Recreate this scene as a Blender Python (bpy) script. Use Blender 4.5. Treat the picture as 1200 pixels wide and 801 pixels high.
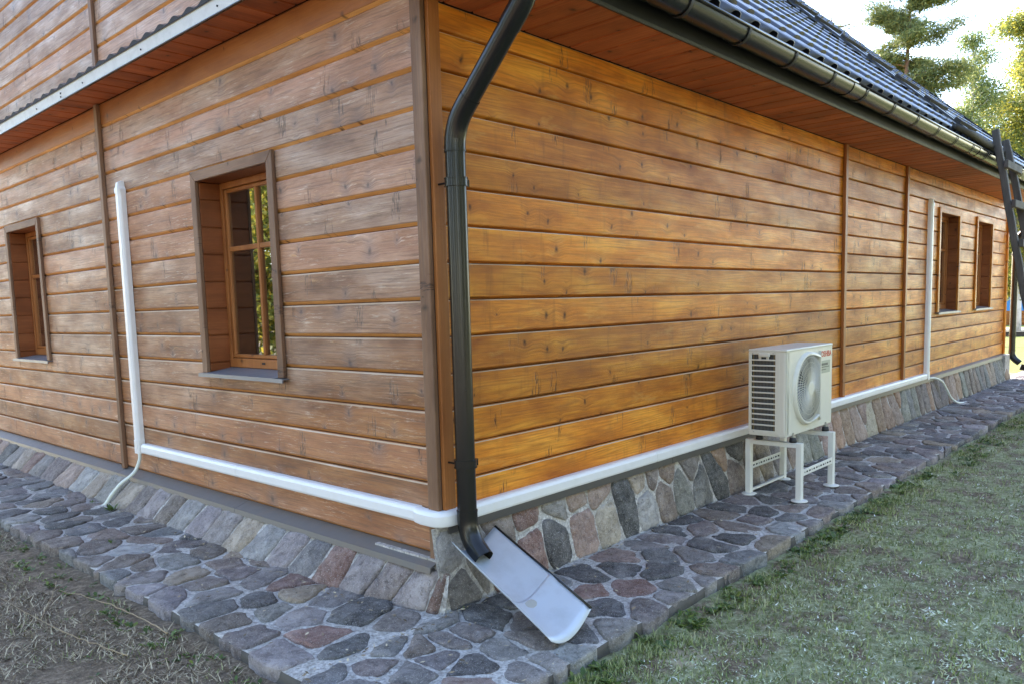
import bpy, bmesh, math, random
import numpy as np
from mathutils import Vector, Matrix, noise as mnoise
R = math.radians
random.seed(7); rng = np.random.default_rng(7)
for o in list(bpy.data.objects): bpy.data.objects.remove(o)
scene = bpy.context.scene
C = scene.collection

# ------------------------------------------------------------------ camera
cam_d = bpy.data.cameras.new('camera'); cam = bpy.data.objects.new('camera', cam_d); C.objects.link(cam)
yaw, pit, rol = 0.7550472885, -0.1056320017, -0.0294340237
fw = Vector((math.cos(pit)*math.cos(yaw), math.cos(pit)*math.sin(yaw), math.sin(pit)))
r0 = fw.cross(Vector((0,0,1))).normalized(); u0 = r0.cross(fw)
cr, sr = math.cos(rol), math.sin(rol)
rt = r0*cr + u0*sr; up = u0*cr - r0*sr
M = Matrix.Identity(4)
for i in range(3): M[i][0] = rt[i]; M[i][1] = up[i]; M[i][2] = -fw[i]
M.translation = Vector((-2.724569, -2.973714, 1.097173))
cam.matrix_world = M
cam_d.sensor_width = 36.0; cam_d.sensor_fit = 'HORIZONTAL'
cam_d.lens = 924.07/1200*36.0
cam_d.shift_x = -(579.94-600)/1200.0
cam_d.shift_y = (455.46-400.5)/1200.0
cam_d.clip_start = 0.05; cam_d.clip_end = 1500
scene.camera = cam

# ------------------------------------------------------------------ light
SUN_EL, SUN_AZ = 31.0, math.atan2(0.55, 0.835)      # azimuth measured from +Y towards +X
world = bpy.data.worlds.new('World'); scene.world = world; world.use_nodes = True
wn = world.node_tree.nodes; wl = world.node_tree.links
bg = wn['Background']; sky = wn.new('ShaderNodeTexSky'); sky.sky_type = 'NISHITA'; sky.sun_disc = False
sky.sun_elevation = R(SUN_EL); sky.sun_rotation = SUN_AZ
sky.air_density = 1.0; sky.dust_density = 0.35; sky.ozone_density = 1.3; sky.altitude = 100
wl.new(sky.outputs[0], bg.inputs[0]); bg.inputs[1].default_value = 0.15
sd = bpy.data.lights.new('sun', 'SUN'); sd.energy = 4.0; sd.angle = R(0.5); sd.color = (1.0, 0.93, 0.82)
sun = bpy.data.objects.new('sun', sd); C.objects.link(sun)
sdir = Vector((math.cos(R(SUN_EL))*math.sin(SUN_AZ), math.cos(R(SUN_EL))*math.cos(SUN_AZ), math.sin(R(SUN_EL))))
sun.rotation_euler = sdir.to_track_quat('Z', 'Y').to_euler()
sun.location = sdir*40
vs = scene.view_settings
vs.view_transform = 'Standard'; vs.look = 'None'; vs.gamma = 1.0; vs.use_curve_mapping = False
vs.exposure = 2.7
vs.use_white_balance = True; vs.white_balance_temperature = 6950; vs.white_balance_tint = 15
scene.render.engine = 'CYCLES'

# ------------------------------------------------------------------ helpers
def link(o, parent=None):
    C.objects.link(o)
    if parent is not None:
        o.parent = parent
    return o
def empty(name, loc=(0,0,0), label=None, cat=None, group=None, kind=None):
    o = bpy.data.objects.new(name, None); o.location = loc; C.objects.link(o)
    tag(o, label, cat, group, kind); return o
def tag(o, label=None, cat=None, group=None, kind=None):
    if label: o['label'] = label
    if cat: o['category'] = cat
    if group: o['group'] = group
    if kind: o['kind'] = kind
    return o
WORLD = {}
def wloc(p):
    v = Vector((0,0,0))
    while p is not None:
        v = v + Vector(p.location); p = p.parent
    return v
def mk(name, verts, faces, mats, parent=None, fmat=None, smooth=False, origin=None):
    """verts in WORLD coordinates; the object origin is moved to `origin` (or the verts' centre)."""
    me = bpy.data.meshes.new(name)
    V = np.asarray(verts, dtype=float).reshape(-1, 3)
    if origin is None: origin = (V.min(0)+V.max(0))/2
    V = V - np.array(origin)
    me.from_pydata([tuple(v) for v in V], [], [tuple(f) for f in faces])
    if not isinstance(mats, (list, tuple)): mats = [mats]
    for m in mats: me.materials.append(m)
    if fmat is not None: me.polygons.foreach_set('material_index', np.array(fmat, dtype=np.int32))
    if smooth:
        me.polygons.foreach_set('use_smooth', np.ones(len(me.polygons), dtype=bool))
    me.update()
    o = bpy.data.objects.new(name, me)
    o.location = Vector(origin) - wloc(parent)
    return link(o, parent)
class MB:
    def __init__(s): s.v = []; s.f = []; s.m = []
    def add(s, vs, fs, mi=0):
        b = len(s.v); s.v += [tuple(v) for v in vs]
        for f in fs: s.f.append(tuple(i+b for i in f)); s.m.append(mi)
    def box(s, a, b, mi=0):
        x0,y0,z0 = a; x1,y1,z1 = b
        s.add([(x0,y0,z0),(x1,y0,z0),(x1,y1,z0),(x0,y1,z0),(x0,y0,z1),(x1,y0,z1),(x1,y1,z1),(x0,y1,z1)],
              [(0,3,2,1),(4,5,6,7),(0,1,5,4),(1,2,6,5),(2,3,7,6),(3,0,4,7)], mi)
    def tube(s, pts, r, n=16, mi=0, caps=True):
        pts = [Vector(p) for p in pts]; k = len(pts)
        rr = r if isinstance(r, (list,tuple)) else [r]*k
        up = Vector((0,0,1)); prev = None; rings = []
        for i, p in enumerate(pts):
            t = (pts[min(i+1,k-1)] - pts[max(i-1,0)]).normalized()
            if prev is None:
                a = t.cross(up)
                if a.length < 1e-3: a = t.cross(Vector((1,0,0)))
                a.normalize()
            else:
                a = (prev - t*prev.dot(t)).normalized()
            prev = a; b = t.cross(a)
            rings.append([p + (a*math.cos(2*math.pi*j/n) + b*math.sin(2*math.pi*j/n))*rr[i] for j in range(n)])
        vs = [v for rg in rings for v in rg]; fs = []
        for i in range(k-1):
            for j in range(n):
                fs.append((i*n+j, i*n+(j+1)%n, (i+1)*n+(j+1)%n, (i+1)*n+j))
        if caps: fs.append(tuple(range(n-1,-1,-1))); fs.append(tuple((k-1)*n+j for j in range(n)))
        s.add(vs, fs, mi)
    def build(s, name, mats, parent=None, smooth=False, origin=None):
        return mk(name, s.v, s.f, mats, parent, s.m, smooth, origin)
def bevel(o, w=0.003, seg=2, ang=30):
    m = o.modifiers.new('bevel', 'BEVEL'); m.width = w; m.segments = seg; m.limit_method = 'ANGLE'; m.angle_limit = R(ang)
    return o
def autosmooth(o, ang=35):
    me = o.data
    me.polygons.foreach_set('use_smooth', np.ones(len(me.polygons), dtype=bool))
    bm = bmesh.new(); bm.from_mesh(me)
    for e in bm.edges:
        if len(e.link_faces) == 2 and e.calc_face_angle(0) > R(ang): e.smooth = False
    bm.to_mesh(me); bm.free(); return o

# ------------------------------------------------------------------ material helpers
class NT:
    def __init__(s, name):
        s.m = bpy.data.materials.new(name); s.m.use_nodes = True
        s.n = s.m.node_tree.nodes; s.l = s.m.node_tree.links
        s.b = s.n['Principled BSDF']; s.out = s.n['Material Output']
    def link(s, a, b): s.l.new(a, b); return a
    def setin(s, sock, v):
        if v is None: return
        if hasattr(v, 'is_linked') or hasattr(v, 'links'): s.l.new(v, sock)
        else: sock.default_value = v
    def math(s, op, a, b=None, c=None, clamp=False):
        n = s.n.new('ShaderNodeMath'); n.operation = op; n.use_clamp = clamp
        s.setin(n.inputs[0], a); s.setin(n.inputs[1], b)
        if c is not None: s.setin(n.inputs[2], c)
        return n.outputs[0]
    def comb(s, x, y, z):
        n = s.n.new('ShaderNodeCombineXYZ')
        s.setin(n.inputs[0], x); s.setin(n.inputs[1], y); s.setin(n.inputs[2], z); return n.outputs[0]
    def pos(s):
        g = s.n.new('ShaderNodeNewGeometry'); return g.outputs['Position']
    def sep(s, v):
        n = s.n.new('ShaderNodeSeparateXYZ'); s.l.new(v, n.inputs[0]); return n.outputs
    def noise(s, v, scale=1, detail=4, rough=0.55, dist=0.0):
        n = s.n.new('ShaderNodeTexNoise'); s.l.new(v, n.inputs['Vector'])
        n.inputs['Scale'].default_value = scale; n.inputs['Detail'].default_value = detail
        n.inputs['Roughness'].default_value = rough; n.inputs['Distortion'].default_value = dist
        return n.outputs['Fac']
    def voro(s, v, scale=1, feature='F1', dim='3D', rand=1.0):
        n = s.n.new('ShaderNodeTexVoronoi'); n.feature = feature; n.voronoi_dimensions = dim
        s.l.new(v, n.inputs['Vector']); n.inputs['Scale'].default_value = scale; n.inputs['Randomness'].default_value = rand
        return n
    def ramp(s, f, stops, interp='LINEAR'):
        n = s.n.new('ShaderNodeValToRGB'); s.setin(n.inputs[0], f); e = n.color_ramp; e.interpolation = interp
        while len(e.elements) < len(stops): e.elements.new(0.5)
        for el, (p, c) in zip(e.elements, stops):
            el.position = p
            if not isinstance(c, (tuple, list)): c = (c,c,c)
            el.color = (c[0], c[1], c[2], 1)
        return n.outputs[0]
    def mix(s, f, a, b, mode='MIX'):
        n = s.n.new('ShaderNodeMix'); n.data_type = 'RGBA'; n.blend_type = mode
        s.setin(n.inputs[0], f)
        for sock, v in ((n.inputs[6], a), (n.inputs[7], b)):
            if isinstance(v, (tuple, list)): sock.default_value = (v[0], v[1], v[2], 1)
            else: s.l.new(v, sock)
        return n.outputs[2]
    def bump(s, h, strength=0.3, dist=0.01, prev=None):
        n = s.n.new('ShaderNodeBump'); n.inputs['Strength'].default_value = strength; n.inputs['Distance'].default_value = dist
        s.l.new(h, n.inputs['Height'])
        if prev is not None: s.l.new(prev, n.inputs['Normal'])
        return n.outputs[0]
    def col(s, v):
        if isinstance(v, (tuple, list)): s.b.inputs['Base Color'].default_value = (v[0], v[1], v[2], 1)
        else: s.l.new(v, s.b.inputs['Base Color'])
    def rough(s, v): s.setin(s.b.inputs['Roughness'], v)
    def normal(s, v): s.l.new(v, s.b.inputs['Normal'])
    def rnd(s):
        return s.n.new('ShaderNodeObjectInfo').outputs['Random']
    def objcol(s):
        return s.n.new('ShaderNodeObjectInfo').outputs['Color']

def wood(name, kind, axis='UV'):
    """kind: honey / weather / fresh / soffit / frame / grey ; axis: which way the grain runs."""
    t = NT(name); P = t.sep(t.pos()); rnd = t.rnd()
    x, y, z = P[0], P[1], P[2]
    if axis == 'wall':  U, V = t.math('ADD', x, y), z
    elif axis == 'x':   U, V = x, t.math('ADD', y, z)
    elif axis == 'y':   U, V = y, t.math('ADD', x, z)
    else:               U, V = z, t.math('ADD', x, y)        # vertical grain
    Uo = t.math('MULTIPLY_ADD', rnd, 53.0, U); Vo = t.math('MULTIPLY_ADD', rnd, 17.0, V)
    # knots
    kv = t.comb(t.math('MULTIPLY', t.math('MULTIPLY_ADD', t.noise(t.comb(Uo, Vo, 0.0), 14.0, 2), 0.03, Uo), 4.6), t.math('MULTIPLY', t.math('MULTIPLY_ADD', t.noise(t.comb(Vo, Uo, 0.0), 17.0, 2), 0.05, Vo), 3.4), 0.0)
    kn = t.voro(kv, 1.0, 'F1', '2D'); kd = kn.outputs['Distance']
    ksel = t.sep(kn.outputs['Color'])
    keep = t.math('GREATER_THAN', ksel[0], 0.45)
    ksz = t.math('MULTIPLY_ADD', ksel[1], 0.075, 0.035)
    knob = t.math('MULTIPLY', t.math('SUBTRACT', 1.0, t.math('DIVIDE', kd, ksz), clamp=True), keep, clamp=True)
    halo = t.math('MULTIPLY', t.math('SUBTRACT', 1.0, t.math('DIVIDE', kd, t.math('MULTIPLY', ksz, 4.0)), clamp=True), keep)
    # grain bends round the knots
    lown = t.noise(t.comb(t.math('MULTIPLY', Uo, 0.9), t.math('MULTIPLY', Vo, 5.0), 0.0), 1.0, 2)
    Vd = t.math('ADD', t.math('MULTIPLY_ADD', lown, 0.055, Vo), t.math('MULTIPLY', halo, 0.022))
    fib = t.noise(t.comb(t.math('MULTIPLY', Uo, 2.0), t.math('MULTIPLY', Vd, 85.0), 0.0), 1.0, 6, 0.72)
    ring = t.math('PINGPONG', t.math('MULTIPLY', t.noise(t.comb(t.math('MULTIPLY', Uo, 0.5), t.math('MULTIPLY', Vd, 9.0), 0.0), 1.0, 1), 11.0), 0.5)
    ring = t.math('MULTIPLY', ring, 2.0)
    blot = t.noise(t.comb(t.math('MULTIPLY', Uo, 1.6), t.math('MULTIPLY', Vo, 6.0), 0.0), 1.0, 4, 0.6)
    blot2 = t.noise(t.comb(t.math('MULTIPLY', U, 0.7), t.math('MULTIPLY', V, 0.9), 5.0), 1.0, 3, 0.6)
    # near-vertical checks clustered at knots, and drips below them
    kc = t.math('ABSOLUTE', t.math('SUBTRACT', t.noise(t.comb(t.math('MULTIPLY', Uo, 16.0), t.math('MULTIPLY', Vo, 1.6), 7.0), 1.0, 4, 0.75), 0.5))
    clus = t.voro(t.comb(t.math('MULTIPLY', Uo, 3.1), t.math('MULTIPLY', Vo, 1.4), 3.0), 1.0, 'F1', '2D')
    cz = t.math('MULTIPLY', t.math('SUBTRACT', 1.0, t.math('DIVIDE', clus.outputs['Distance'], 0.16), clamp=True), 3.0, clamp=True)
    crack = t.math('MULTIPLY', t.ramp(kc, [(0.0, 1.0), (0.030, 0.0)]), cz)
    drip = t.math('MULTIPLY', t.ramp(t.noise(t.comb(t.math('MULTIPLY', Uo, 11.0), t.math('MULTIPLY', Vo, 1.6), 1.0), 1.0, 4, 0.65), [(0.56, 0.0), (0.72, 0.5)]), t.ramp(blot2, [(0.4, 0.2), (0.6, 1.0)]))
    stain = t.noise(t.comb(t.math('MULTIPLY', Uo, 2.0), t.math('MULTIPLY', Vd, 9.0), 12.0), 1.0, 5, 0.7, 0.3)
    if kind == 'honey':
        base = t.ramp(blot, [(0.28, (0.34,0.085,0.009)), (0.5, (0.62,0.205,0.020)), (0.72, (0.80,0.345,0.046))])
        base = t.mix(t.math('MULTIPLY', t.math('SUBTRACT', ring, 0.35, clamp=True), 0.6), base, (0.30,0.095,0.016))
        base = t.mix(t.math('MULTIPLY', t.ramp(fib, [(0.30, 1.0), (0.52, 0.0)]), 0.62), base, (0.20,0.060,0.012))
        base = t.mix(drip, base, (0.13,0.045,0.014))
        base = t.mix(t.ramp(stain, [(0.56, 0.0), (0.76, 0.45)]), base, (0.22,0.095,0.032))
        base = t.mix(t.ramp(stain, [(0.28, 0.4), (0.42, 0.0)]), base, (0.74,0.42,0.12))
        base = t.mix(t.ramp(blot2, [(0.50, 0.0), (0.74, 0.40)]), base, (0.26,0.10,0.03))
        base = t.mix(t.math('MULTIPLY', halo, 0.30), base, (0.20,0.06,0.016))
        base = t.mix(knob, base, (0.035,0.012,0.006)); base = t.mix(t.math('MULTIPLY', crack, 0.9), base, (0.04,0.015,0.008))
        t.rough(t.ramp(blot, [(0.3, 0.5), (0.7, 0.34)])); bs = 0.25
        vary = 0.42
    elif kind == 'soffit':
        base = t.ramp(blot, [(0.25, (0.28,0.066,0.022)), (0.55, (0.50,0.135,0.042)), (0.8, (0.62,0.20,0.07))])
        base = t.mix(t.math('MULTIPLY', t.math('SUBTRACT', 0.6, fib, clamp=True), 1.5, clamp=True), base, (0.12,0.035,0.016))
        base = t.mix(knob, base, (0.05,0.02,0.012)); base = t.mix(t.math('MULTIPLY', halo, 0.35), base, (0.10,0.03,0.015))
        t.rough(0.5); bs = 0.15; vary = 0.28
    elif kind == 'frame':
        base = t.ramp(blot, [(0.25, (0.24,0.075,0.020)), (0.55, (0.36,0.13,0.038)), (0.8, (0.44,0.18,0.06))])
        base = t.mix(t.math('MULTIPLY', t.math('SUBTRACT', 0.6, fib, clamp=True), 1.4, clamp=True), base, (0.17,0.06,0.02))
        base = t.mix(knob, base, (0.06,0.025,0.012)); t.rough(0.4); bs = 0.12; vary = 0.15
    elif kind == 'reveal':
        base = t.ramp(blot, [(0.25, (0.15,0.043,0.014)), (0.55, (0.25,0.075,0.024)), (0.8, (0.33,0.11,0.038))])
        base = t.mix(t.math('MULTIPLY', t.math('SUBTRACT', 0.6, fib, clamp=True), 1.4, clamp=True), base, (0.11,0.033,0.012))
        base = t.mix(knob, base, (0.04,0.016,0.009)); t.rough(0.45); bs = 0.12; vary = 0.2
    elif kind == 'edge':
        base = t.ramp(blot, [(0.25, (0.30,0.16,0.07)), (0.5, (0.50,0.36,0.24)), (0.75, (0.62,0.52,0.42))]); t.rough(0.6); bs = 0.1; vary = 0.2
    elif kind == 'dark':
        base = t.ramp(blot, [(0.25, (0.045,0.040,0.036)), (0.55, (0.11,0.098,0.086)), (0.8, (0.19,0.165,0.14))])
        base = t.mix(t.math('MULTIPLY', t.math('SUBTRACT', 0.6, fib, clamp=True), 1.4, clamp=True), base, (0.02,0.018,0.016)); t.rough(0.7); bs = 0.4; vary = 0.2
    elif kind == 'fresh':
        base = t.ramp(blot, [(0.25, (0.52,0.21,0.06)), (0.6, (0.78,0.39,0.13)), (0.8, (0.85,0.50,0.22))])
        base = t.mix(t.math('MULTIPLY', t.math('SUBTRACT', 0.6, fib, clamp=True), 1.4, clamp=True), base, (0.30,0.11,0.035))
        base = t.mix(knob, base, (0.07,0.03,0.015)); base = t.mix(t.math('MULTIPLY', crack, 0.8), base, (0.03,0.015,0.01))
        hb = t.ramp(z, [(0.0, 0.55), (0.65/1.0, 0.0)]); t.rough(0.5); bs = 0.12; vary = 0.15
        base = t.mix(t.math('MULTIPLY', hb, 0.8), base, (0.27,0.075,0.02))
    elif kind == 'grey':
        base = t.ramp(blot, [(0.25, (0.125,0.060,0.032)), (0.5, (0.225,0.118,0.066)), (0.75, (0.32,0.19,0.115))])
        base = t.mix(t.math('MULTIPLY', t.math('SUBTRACT', 0.6, fib, clamp=True), 1.8, clamp=True), base, (0.11,0.08,0.06))
        base = t.mix(t.math('MULTIPLY', crack, 0.8), base, (0.03,0.02,0.015)); base = t.mix(knob, base, (0.07,0.045,0.03))
        t.rough(0.6); bs = 0.3; vary = 0.15
    elif kind == 'weather':
        # stained brown that has bleached to grey, with surviving orange film and pale bare streaks
        hz = t.math('DIVIDE', t.math('ADD', z, 0.2), 3.6, clamp=True)          # 0 low .. 1 high: exposure to weather differs
        brown = t.ramp(blot, [(0.28, (0.16,0.060,0.023)), (0.5, (0.32,0.132,0.052)), (0.75, (0.45,0.22,0.092))])
        gray = t.ramp(blot, [(0.28, (0.27,0.155,0.105)), (0.5, (0.43,0.275,0.19)), (0.75, (0.58,0.42,0.33))])
        gm = t.math('ADD', t.math('MULTIPLY', hz, 1.15), t.math('MULTIPLY', t.math('SUBTRACT', blot2, 0.5), 3.4), clamp=True)
        base = t.mix(gm, brown, gray)
        red = t.math('MULTIPLY', t.ramp(z, [(0.0, 0.0), (0.99, 0.0)]), 1.0)
        shl = t.math('MULTIPLY', t.math('MULTIPLY', t.math('GREATER_THAN', z, 2.27), t.math('LESS_THAN', z, 2.85)), t.ramp(t.noise(t.comb(t.math('MULTIPLY', U, 0.8), t.math('MULTIPLY', V, 6.0), 21.0), 1.0, 4), [(0.35, 0.75), (0.6, 0.1)]))
        base = t.mix(shl, base, (0.50,0.235,0.14))
        base = t.mix(t.math('MULTIPLY', t.math('GREATER_THAN', rnd, 0.72), 0.40), base, (0.40,0.18,0.10))
        fl = t.noise(t.comb(t.math('MULTIPLY', Uo, 7.0), t.math('MULTIPLY', Vd, 70.0), 2.0), 1.0, 7, 0.78)
        zone = t.noise(t.comb(t.math('MULTIPLY', Uo, 2.0), t.math('MULTIPLY', Vo, 9.0), 9.0), 1.0, 3)
        flm = t.math('MULTIPLY', t.ramp(fl, [(0.53, 0.0), (0.62, 0.5)]), t.ramp(zone, [(0.42, 0.0), (0.56, 1.0)]))
        base = t.mix(flm, base, t.mix(t.ramp(t.noise(t.comb(Uo, t.math('MULTIPLY', Vo, 3.0), 4.0), 5.0, 2), [(0.42, 0.0), (0.58, 1.0)]), (0.74,0.64,0.53), (0.68,0.40,0.17)))
        fil = t.math('MULTIPLY', t.ramp(stain, [(0.55, 0.0), (0.68, 0.6)]), t.math('SUBTRACT', 1.0, flm, clamp=True))
        base = t.mix(fil, base, (0.27,0.115,0.05))
        dk = t.noise(t.comb(t.math('MULTIPLY', Uo, 1.8), t.math('MULTIPLY', Vd, 30.0), 6.0), 1.0, 7, 0.75)
        base = t.mix(t.ramp(dk, [(0.53, 0.0), (0.66, 0.7)]), base, (0.15,0.082,0.05))
        base = t.mix(t.math('MULTIPLY', t.ramp(fib, [(0.32, 1.0), (0.52, 0.0)]), 0.62), base, (0.13,0.08,0.055))
        base = t.mix(t.math('MULTIPLY', halo, 0.45), base, (0.17,0.135,0.13))
        base = t.mix(t.math('MULTIPLY', knob, 0.8), base, (0.075,0.055,0.05)); base = t.mix(t.math('MULTIPLY', crack, 0.8), base, (0.035,0.025,0.02))
        t.rough(t.ramp(blot, [(0.3, 0.62), (0.7, 0.42)])); bs = 0.4; vary = 0.40
    br = t.math('MULTIPLY_ADD', rnd, vary, 1.0-vary/2)
    bc = t.mix(1.0, base, t.comb(br, br, br), 'MULTIPLY')
    t.col(bc); t.b.inputs['Specular IOR Level'].default_value = 0.34 if kind == 'weather' else 0.24
    h = t.math('ADD', t.math('MULTIPLY', fib, 0.6), t.math('MULTIPLY', crack, -1.2))
    h = t.math('ADD', h, t.math('MULTIPLY', blot, 1.2))
    t.normal(t.bump(h, bs, 0.012))
    return t.m

def plain(name, col, rough=0.5, metal=0.0, bump=0.0, bscale=60, dirt=0.0, dirtcol=(0.1,0.08,0.06), dscale=6, coat=0.0, rv=0.16, spec=0.5):
    t = NT(name); p = t.pos()
    c = col
    if dirt > 0:
        n = t.noise(p, dscale, 6, 0.65)
        c = t.mix(t.ramp(n, [(0.48, 0.0), (0.78, dirt)]), col, dirtcol)
    else:
        n = t.noise(p, 3.0, 3); c = t.mix(t.math('MULTIPLY', n, 0.12), col, tuple(v*0.6 for v in col))
    t.col(c); t.b.inputs['Metallic'].default_value = metal
    t.rough(t.math('MULTIPLY_ADD', t.noise(p, 14.0, 3), rv, rough-rv/2)); t.b.inputs['Specular IOR Level'].default_value = spec
    if coat: t.b.inputs['Coat Weight'].default_value = coat; t.b.inputs['Coat Roughness'].default_value = 0.15
    if bump: t.normal(t.bump(t.noise(p, bscale, 4), bump, 0.004))
    return t.m

def stone_mat():
    t = NT('field_stone'); p = t.pos(); oc = t.objcol(); rnd = t.rnd()
    P = t.sep(p); q = t.comb(t.math('MULTIPLY_ADD', rnd, 31.0, P[0]), t.math('MULTIPLY_ADD', rnd, 13.0, P[1]), P[2])
    n1 = t.noise(q, 7.0, 6, 0.7); n2 = t.noise(q, 26.0, 8, 0.8); n3 = t.noise(q, 170.0, 3, 0.6)
    vein = t.noise(q, 7.0, 6, 0.7, 0.5)
    a = t.mix(1.0, oc, (0.55,0.55,0.58), 'MULTIPLY'); b = t.mix(0.33, oc, (0.55,0.53,0.52))
    c = t.mix(t.ramp(n1, [(0.3, 0.0), (0.7, 1.0)]), a, b)
    c = t.mix(t.ramp(n2, [(0.5, 0.0), (0.75, 0.55)]), c, t.mix(0.5, oc, (0.62,0.58,0.56)))
    c = t.mix(t.ramp(n2, [(0.34, 0.8), (0.47, 0.0)]), c, t.mix(0.75, oc, (0.02,0.02,0.022)))
    c = t.mix(t.ramp(n3, [(0.58, 0.0), (0.68, 0.7)]), c, (0.62,0.60,0.58))
    c = t.mix(t.ramp(t.math('ABSOLUTE', t.math('SUBTRACT', vein, 0.5)), [(0.0, 0.35), (0.010, 0.0)]), c, (0.04,0.04,0.042))
    t.col(c); t.b.inputs['Specular IOR Level'].default_value = 0.25; t.rough(t.ramp(n1, [(0.3, 0.62), (0.7, 0.85)]))
    h = t.math('ADD', t.math('MULTIPLY', n1, 1.6), t.math('ADD', t.math('MULTIPLY', n2, 0.9), t.math('MULTIPLY', n3, 0.12)))
    h = t.math('ADD', h, t.math('MULTIPLY', t.ramp(t.math('ABSOLUTE', t.math('SUBTRACT', vein, 0.5)), [(0.0, 0.0), (0.04, 1.0)]), 0.25))
    t.normal(t.bump(h, 0.9, 0.022)); return t.m
def mortar_mat():
    t = NT('mortar'); p = t.pos()
    n1 = t.noise(p, 4.0, 5, 0.6); n2 = t.noise(p, 60.0, 5, 0.7); n3 = t.noise(p, 13.0, 4, 0.6)
    c = t.ramp(n2, [(0.3, (0.20,0.185,0.17)), (0.50, (0.50,0.475,0.445)), (0.68, (0.74,0.715,0.68))])
    c = t.mix(t.ramp(n3, [(0.50, 0.0), (0.72, 0.6)]), c, (0.16,0.14,0.115))
    c = t.mix(t.ramp(n1, [(0.52, 0.0), (0.75, 0.5)]), c, (0.19,0.165,0.13))
    t.col(c); t.rough(0.92)
    t.normal(t.bump(t.math('ADD', n2, t.math('MULTIPLY', n3, 2.0)), 0.9, 0.014)); return t.m

M_honey = wood('honey_pine', 'honey', 'wall'); M_honey_v = wood('honey_pine_upright', 'honey', 'z')
M_weather = wood('weathered_pine', 'weather', 'wall'); M_grey_v = wood('grey_pine_upright', 'grey', 'z'); M_grey = wood('grey_pine', 'grey', 'wall')
M_fresh = wood('unweathered_pine', 'fresh', 'wall')
M_soff_y = wood('soffit_pine', 'soffit', 'y'); M_soff_x = wood('soffit_pine_gable', 'soffit', 'x')
M_frame = wood('window_frame_pine', 'frame', 'z'); M_shade = wood('shaded_pine', 'frame', 'wall'); M_reveal = wood('reveal_pine', 'reveal', 'wall'); M_edge_highlight = wood('board_edge_highlight', 'edge', 'wall')  # board edge: sky-lit highlight of the top chamfers put into paler wood
M_core = plain('wall_core_timber', (0.05,0.022,0.01), 0.8)
M_stone = stone_mat(); M_mortar = mortar_mat()
M_darkmetal = plain('dark_coated_steel', (0.010,0.010,0.011), 0.26, 0.0, 0.0, 40, 0.25, (0.03,0.027,0.024), 9, rv=0.06, spec=0.38)
M_fascia = plain('fascia_steel', (0.010,0.010,0.011), 0.5, 0.0, 0.0, 40, 0.25, (0.03,0.027,0.024), 9, rv=0.06, spec=0.3)
M_pipe = plain('brown_grey_coated_steel', (0.011,0.0105,0.010), 0.25, 0.0, 0.0, 30, 0.12, (0.03,0.027,0.023), 5, rv=0.03, spec=0.42)
M_flash = plain('sill_flashing_steel', (0.13,0.125,0.12), 0.42, 0.0, 0.1, 30, 0.7, (0.17,0.13,0.10), 5)
M_flash_r = plain('dark_flashing_steel', (0.055,0.052,0.052), 0.40, 0.0, 0.1, 30, 0.5, (0.09,0.075,0.06), 5)
M_pale = plain('pale_fascia_steel', (0.50,0.49,0.46), 0.5, 0.0, 0.1, 20, 0.5, (0.28,0.26,0.23), 7)
M_tile = plain('graphite_roof_steel', (0.030,0.032,0.042), 0.30, 0.0, 0.02, 30, 0.2, (0.06,0.06,0.065), 5, coat=0.2)
M_pvc = plain('white_pvc', (0.76,0.76,0.76), 0.35, 0.0, 0.0, 60, 0.22, (0.55,0.52,0.46), 8)
M_hose = plain('drain_hose_plastic', (0.68,0.72,0.66), 0.45)
M_white = plain('white_powder_coat', (0.70,0.70,0.66), 0.40, 0.0, 0.03, 200, 0.18, (0.5,0.47,0.4), 9)
M_ac = plain('ivory_enamel', (0.64,0.62,0.54), 0.38, 0.0, 0.02, 200, 0.15, (0.45,0.42,0.35), 7)
M_rubber = plain('black_rubber', (0.018,0.018,0.02), 0.6)
M_dark = plain('dark_void', (0.012,0.012,0.013), 0.8)
M_zinc = plain('galvanised_steel', (0.50,0.55,0.60), 0.42, 0.35, 0.10, 18, 0.5, (0.34,0.36,0.37), 7)
M_sill = plain('window_sill_steel', (0.16,0.17,0.19), 0.42, 0.2, 0.05, 30, 0.4, (0.22,0.2,0.18), 9)
M_red = plain('red_print', (0.55,0.05,0.03), 0.4)
M_label = plain('grey_green_label', (0.33,0.36,0.31), 0.4)
M_labeldark = plain('label_print', (0.09,0.10,0.09), 0.5)
M_bolt = plain('bolt_zinc', (0.4,0.4,0.38), 0.4, 0.8)
M_oldwood = wood('old_ladder_wood', 'dark', 'z')
M_curtain = plain('curtain_cloth', (0.72,0.72,0.64), 0.8)
M_blackfascia = M_fascia
def fin_mat():
    t = NT('aluminium_fins'); P = t.sep(t.pos())
    w = t.math('PINGPONG', t.math('MULTIPLY', P[1], 90.0), 0.5)
    t.col(t.mix(t.math('MULTIPLY', w, 2.0), (0.03,0.035,0.04), (0.17,0.18,0.19))); t.b.inputs['Metallic'].default_value = 0.5; t.rough(0.5); return t.m
M_fin = fin_mat()
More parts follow.
